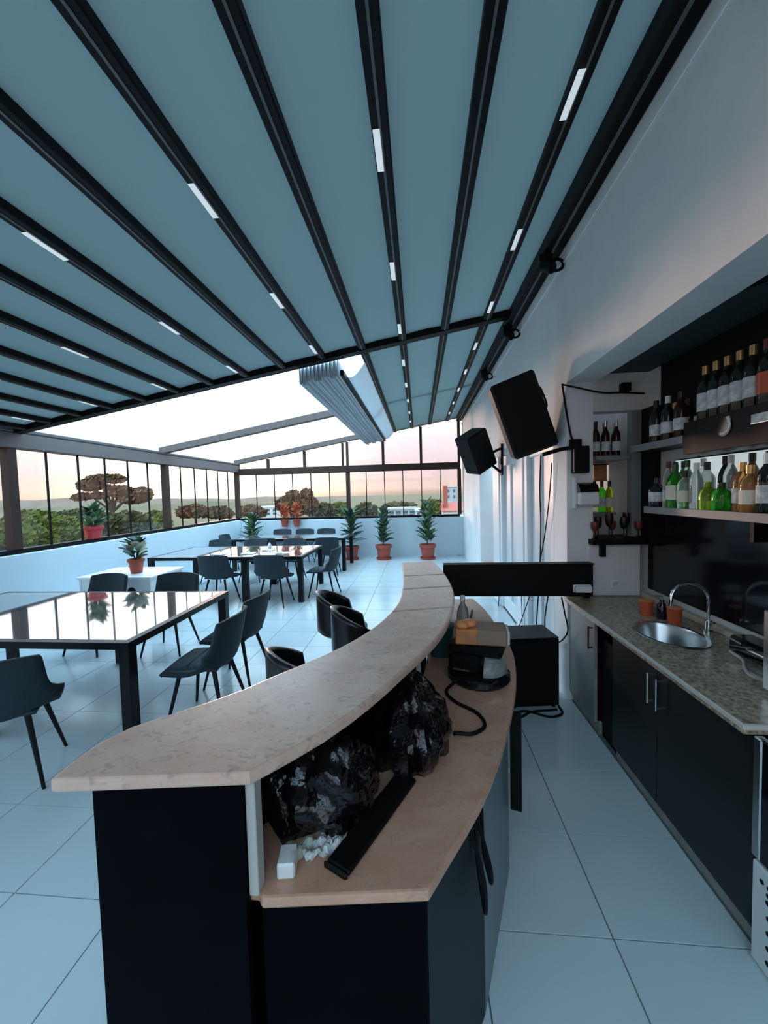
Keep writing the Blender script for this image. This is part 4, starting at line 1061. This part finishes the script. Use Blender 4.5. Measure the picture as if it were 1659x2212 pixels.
# ------------------------------------------------------------------ outside
GZ = -9.0
gr = struct(obj('ground', B(-1500,1500,12,2500,GZ-1,GZ), 'field'))
def hill_strip(label, D, y_px, amp, m, x0, x1, seed):
    rng = random.Random(seed); V = []; n = 90; ph = [rng.uniform(0,6) for _ in range(4)]
    top_ = []; 
    for k in range(n+1):
        px = x0+(x1-x0)*k/n; r = ray(px, y_px); t = D/r.y; p = Vector((0,0,H))+r*t
        z = p.z+amp*(math.sin(k*.13+ph[0])+.6*math.sin(k*.31+ph[1])+.35*math.sin(k*.83+ph[2])+.25*math.sin(k*1.7+ph[3]))
        V += [(p.x,p.y-D*.15,GZ-.5),(p.x,p.y,z),(p.x,p.y+D*.2,GZ-.5)]
    F = []
    for k in range(n):
        for q in range(2): a = k*3+q; F.append((a,a+3,a+4,a+1))
    o = obj('hill_ridge', MB().add(V, F), m); struct(o); o['label'] = label
hill_strip('low brown wooded ridge along the horizon', 900, 1079, 5, 'hill', -900, 1700, 3)
hill_strip('olive green rise before the ridge', 420, 1092, 2.5, 'field', -900, 1700, 8)

def crown_mesh(lobes, n, s, rng):
    m = MB(); V = []; F = []
    tot = sum(r[0]*r[1]*r[2] for c, r in lobes)
    for c, r in lobes:
        for k in range(max(20,int(n*r[0]*r[1]*r[2]/tot))):
            d = Vector((rng.gauss(0,1),rng.gauss(0,1),rng.gauss(0,1))).normalized()*rng.random()**.35
            p = Vector((c[0]+d.x*r[0], c[1]+d.y*r[1], c[2]+d.z*r[2])); a = Vector((rng.gauss(0,1),rng.gauss(0,1),rng.gauss(0,1))).normalized(); b = a.orthogonal()
            q = s*rng.uniform(.6,1.3); i = len(V)
            V += [p-a*q, p+a*q, p+b*q*1.1, p-b*q*.5]; F += [(i,i+2,i+1,i+3)]
    return m.add(V, F)
def tree(label, D, lobes_px, m, n=1500, s=None, trunk=True, depth=.8, seed=1, cat='tree', name='tree', group=None):
    """lobes given by pixel centre and pixel radii at distance D (metres along the view)"""
    rng = random.Random(seed); k = D/FPX
    L_ = []
    for (x, y, rx_, ry_) in lobes_px:
        r = ray(x, y); p = Vector((0,0,H))+r*(D/r.y); L_.append((p, (rx_*k, rx_*k*depth, ry_*k)))
    bx = sum(c.x for c, r in L_)/len(L_); by = sum(c.y for c, r in L_)/len(L_)
    t = thing(name, label, cat, (bx,by,GZ), 0, group)
    L2 = [((c.x-bx+0, c.y-by+rng.uniform(-.3,.3)*r[0], c.z-GZ), r) for c, r in L_]
    obj('crown', crown_mesh(L2, n, s or .9*k*5, rng), m, t)
    tm = MB(); low = min(c[2] for c, r in L2)
    h0 = max(1.0, low)
    tm.tube(curve([(0,0,0),(.1,0,h0*.5),(0,0,h0)],4), [h0*.035]*5+[h0*.025]*4, 8)
    if trunk:
        for c, r in L2: tm.tube([(0,0,h0*.8), (c[0]*.6,c[1]*.6,(h0+c[2])*.5), c], [h0*.02,h0*.014,h0*.006], 5)
    obj('trunk', tm, 'trunk', t, smooth=True)
    return t
tree('spreading umbrella pine with brown layered crown above the green scrub', 62, [(180,1073,22,8),(200,1048,28,14),(225,1034,36,9),(252,1035,26,9),(222,1070,22,8),(262,1062,30,14),(300,1068,26,16),(285,1078,36,10),(240,1056,20,8)], 'pine', 4200, .31, True, .8, 4)
tree('round brown tree behind the red-leaved pots', 60, [(632,1072,15,12),(615,1090,20,16),(640,1095,18,20)], 'pine', 1800, .35, True, .8, 5)
tree('taller brown tree next to the round one', 66, [(661,1070,14,13),(665,1092,18,20),(678,1088,8,14)], 'pine', 1800, .35, True, .8, 6)
left_b = [(-60,1150,70,60,13,'bush'),(20,1160,60,50,15,'bush'),(80,1150,50,48,17,'bush'),(140,1150,45,46,19,'bush'),(185,1145,40,44,24,'bush_dark'),(235,1140,45,42,28,'bush_dark'),(285,1135,45,40,34,'bush_dark'),(335,1130,32,34,42,'bush'),(60,1120,60,22,45,'bush'),(180,1118,60,22,50,'bush_dark')]
words_ = ['bright green tree crown rising behind the nearest left panes','bright green tree next to the wide front post','light green tree crown seen left of the sill plant','olive green tree crown just before the sill plant','dark green tree crown behind the sill plant','dark shrubby tree below the umbrella pine','dark green tree crown under the right lobe of the pine','olive tree crown next to the second window post','yellow-green woods behind the nearest trees','dark woods at the foot of the pine']
for i, (x, y, a, b, D, m) in enumerate(left_b):
    tree(words_[i], D, [(x,y,a,b*.8),(x-a*.4,y+10,a*.6,b*.7),(x+a*.45,y+8,a*.6,b*.72)], m, 2600, D*.0075, False, .6, 30+i)
for i, (x, y, a, b, D, m, w_) in enumerate(((700,1104,20,16,80,'bush_dark','olive tree crown past the taller brown tree'),(735,1104,20,18,85,'bush','yellow-green tree crown beside the middle far post'),(790,1104,22,16,95,'bush_dark','dark tree crown past the middle far post'),(860,1096,36,9,190,'bush_dark','low spreading tree behind the pale sheds'),(935,1096,22,14,75,'bush','olive tree crown beside the brick chimney'),(420,1104,34,12,110,'pine','brown hedge trees seen through the second left bay'),(475,1106,26,11,120,'pine','brown hedge trees by the glazed corner'),(545,1104,26,12,100,'pine','brown trees just past the corner post'))):
    tree(w_, D, [(x,y,a,b),(x-a*.5,y+4,a*.6,b*.7),(x+a*.5,y+4,a*.6,b*.7)], m, 900, D*.0075, False, .6, 60+i)
def house(label, D, x0, x1, ytop, roof_px, wallm, roofm, flat=False, nwin=3):
    a = aty(x0, ytop, D); b = aty(x1, ytop, D); w = b.x-a.x; dp_ = w*.7; zt = a.z
    t = thing('house', label, 'building', ((a.x+b.x)/2, D, GZ)); h = zt-GZ
    obj('wall', B(-w/2,w/2,0,dp_,0,h), wallm, t)
    rh = roof_px*D/FPX
    if flat: obj('roof', B(-w/2-.2,w/2+.2,-.2,dp_+.2,h+.001,h+rh), roofm, t)
    else:
        e = .06*w
        obj('roof', MB().add([(-w/2-e,-e,h),(w/2+e,-e,h),(w/2+e,dp_+e,h),(-w/2-e,dp_+e,h),(-w/2-e,dp_/2,h+rh),(w/2+e,dp_/2,h+rh)], [(0,1,5,4),(1,2,5),(2,3,4,5),(3,0,4),(3,2,1,0)]), roofm, t)
    for r_ in range(2):
        for k in range(nwin):
            x = -w/2+(k+.5)*w/nwin; z = h-(.10+.22*r_)*min(h,8)
            wd = obj('window', B(x-w*.09,x+w*.09,-.06,.02,z-.9,z), 'house_glass', t)
    return t
house('pale low shed with white roof seen past the corner post', 150, 558, 600, 1097, 3, 'house_wall', 'white_plastic', True)
house('pale blue-grey shed roofs behind the slender plant', 130, 838, 898, 1101, 4, 'house_grey', 'house_wall', True, 4)
house('small white house beside the pale sheds', 115, 898, 935, 1103, 6, 'house_wall', 'house_grey')
house('grey tower block standing behind the red roof', 120, 962, 987, 1052, 1, 'house_grey', 'house_wall', True, 2)
hr = house('house with red tiled roof at the end of the far window', 42, 957, 1030, 1104, 18, 'house_wall', 'roof_tile')
obj('chimney', B(-1.75,-1.25,.3,.8,9.0,12.0-.6), 'terracotta', hr)
S.frame_set(1)
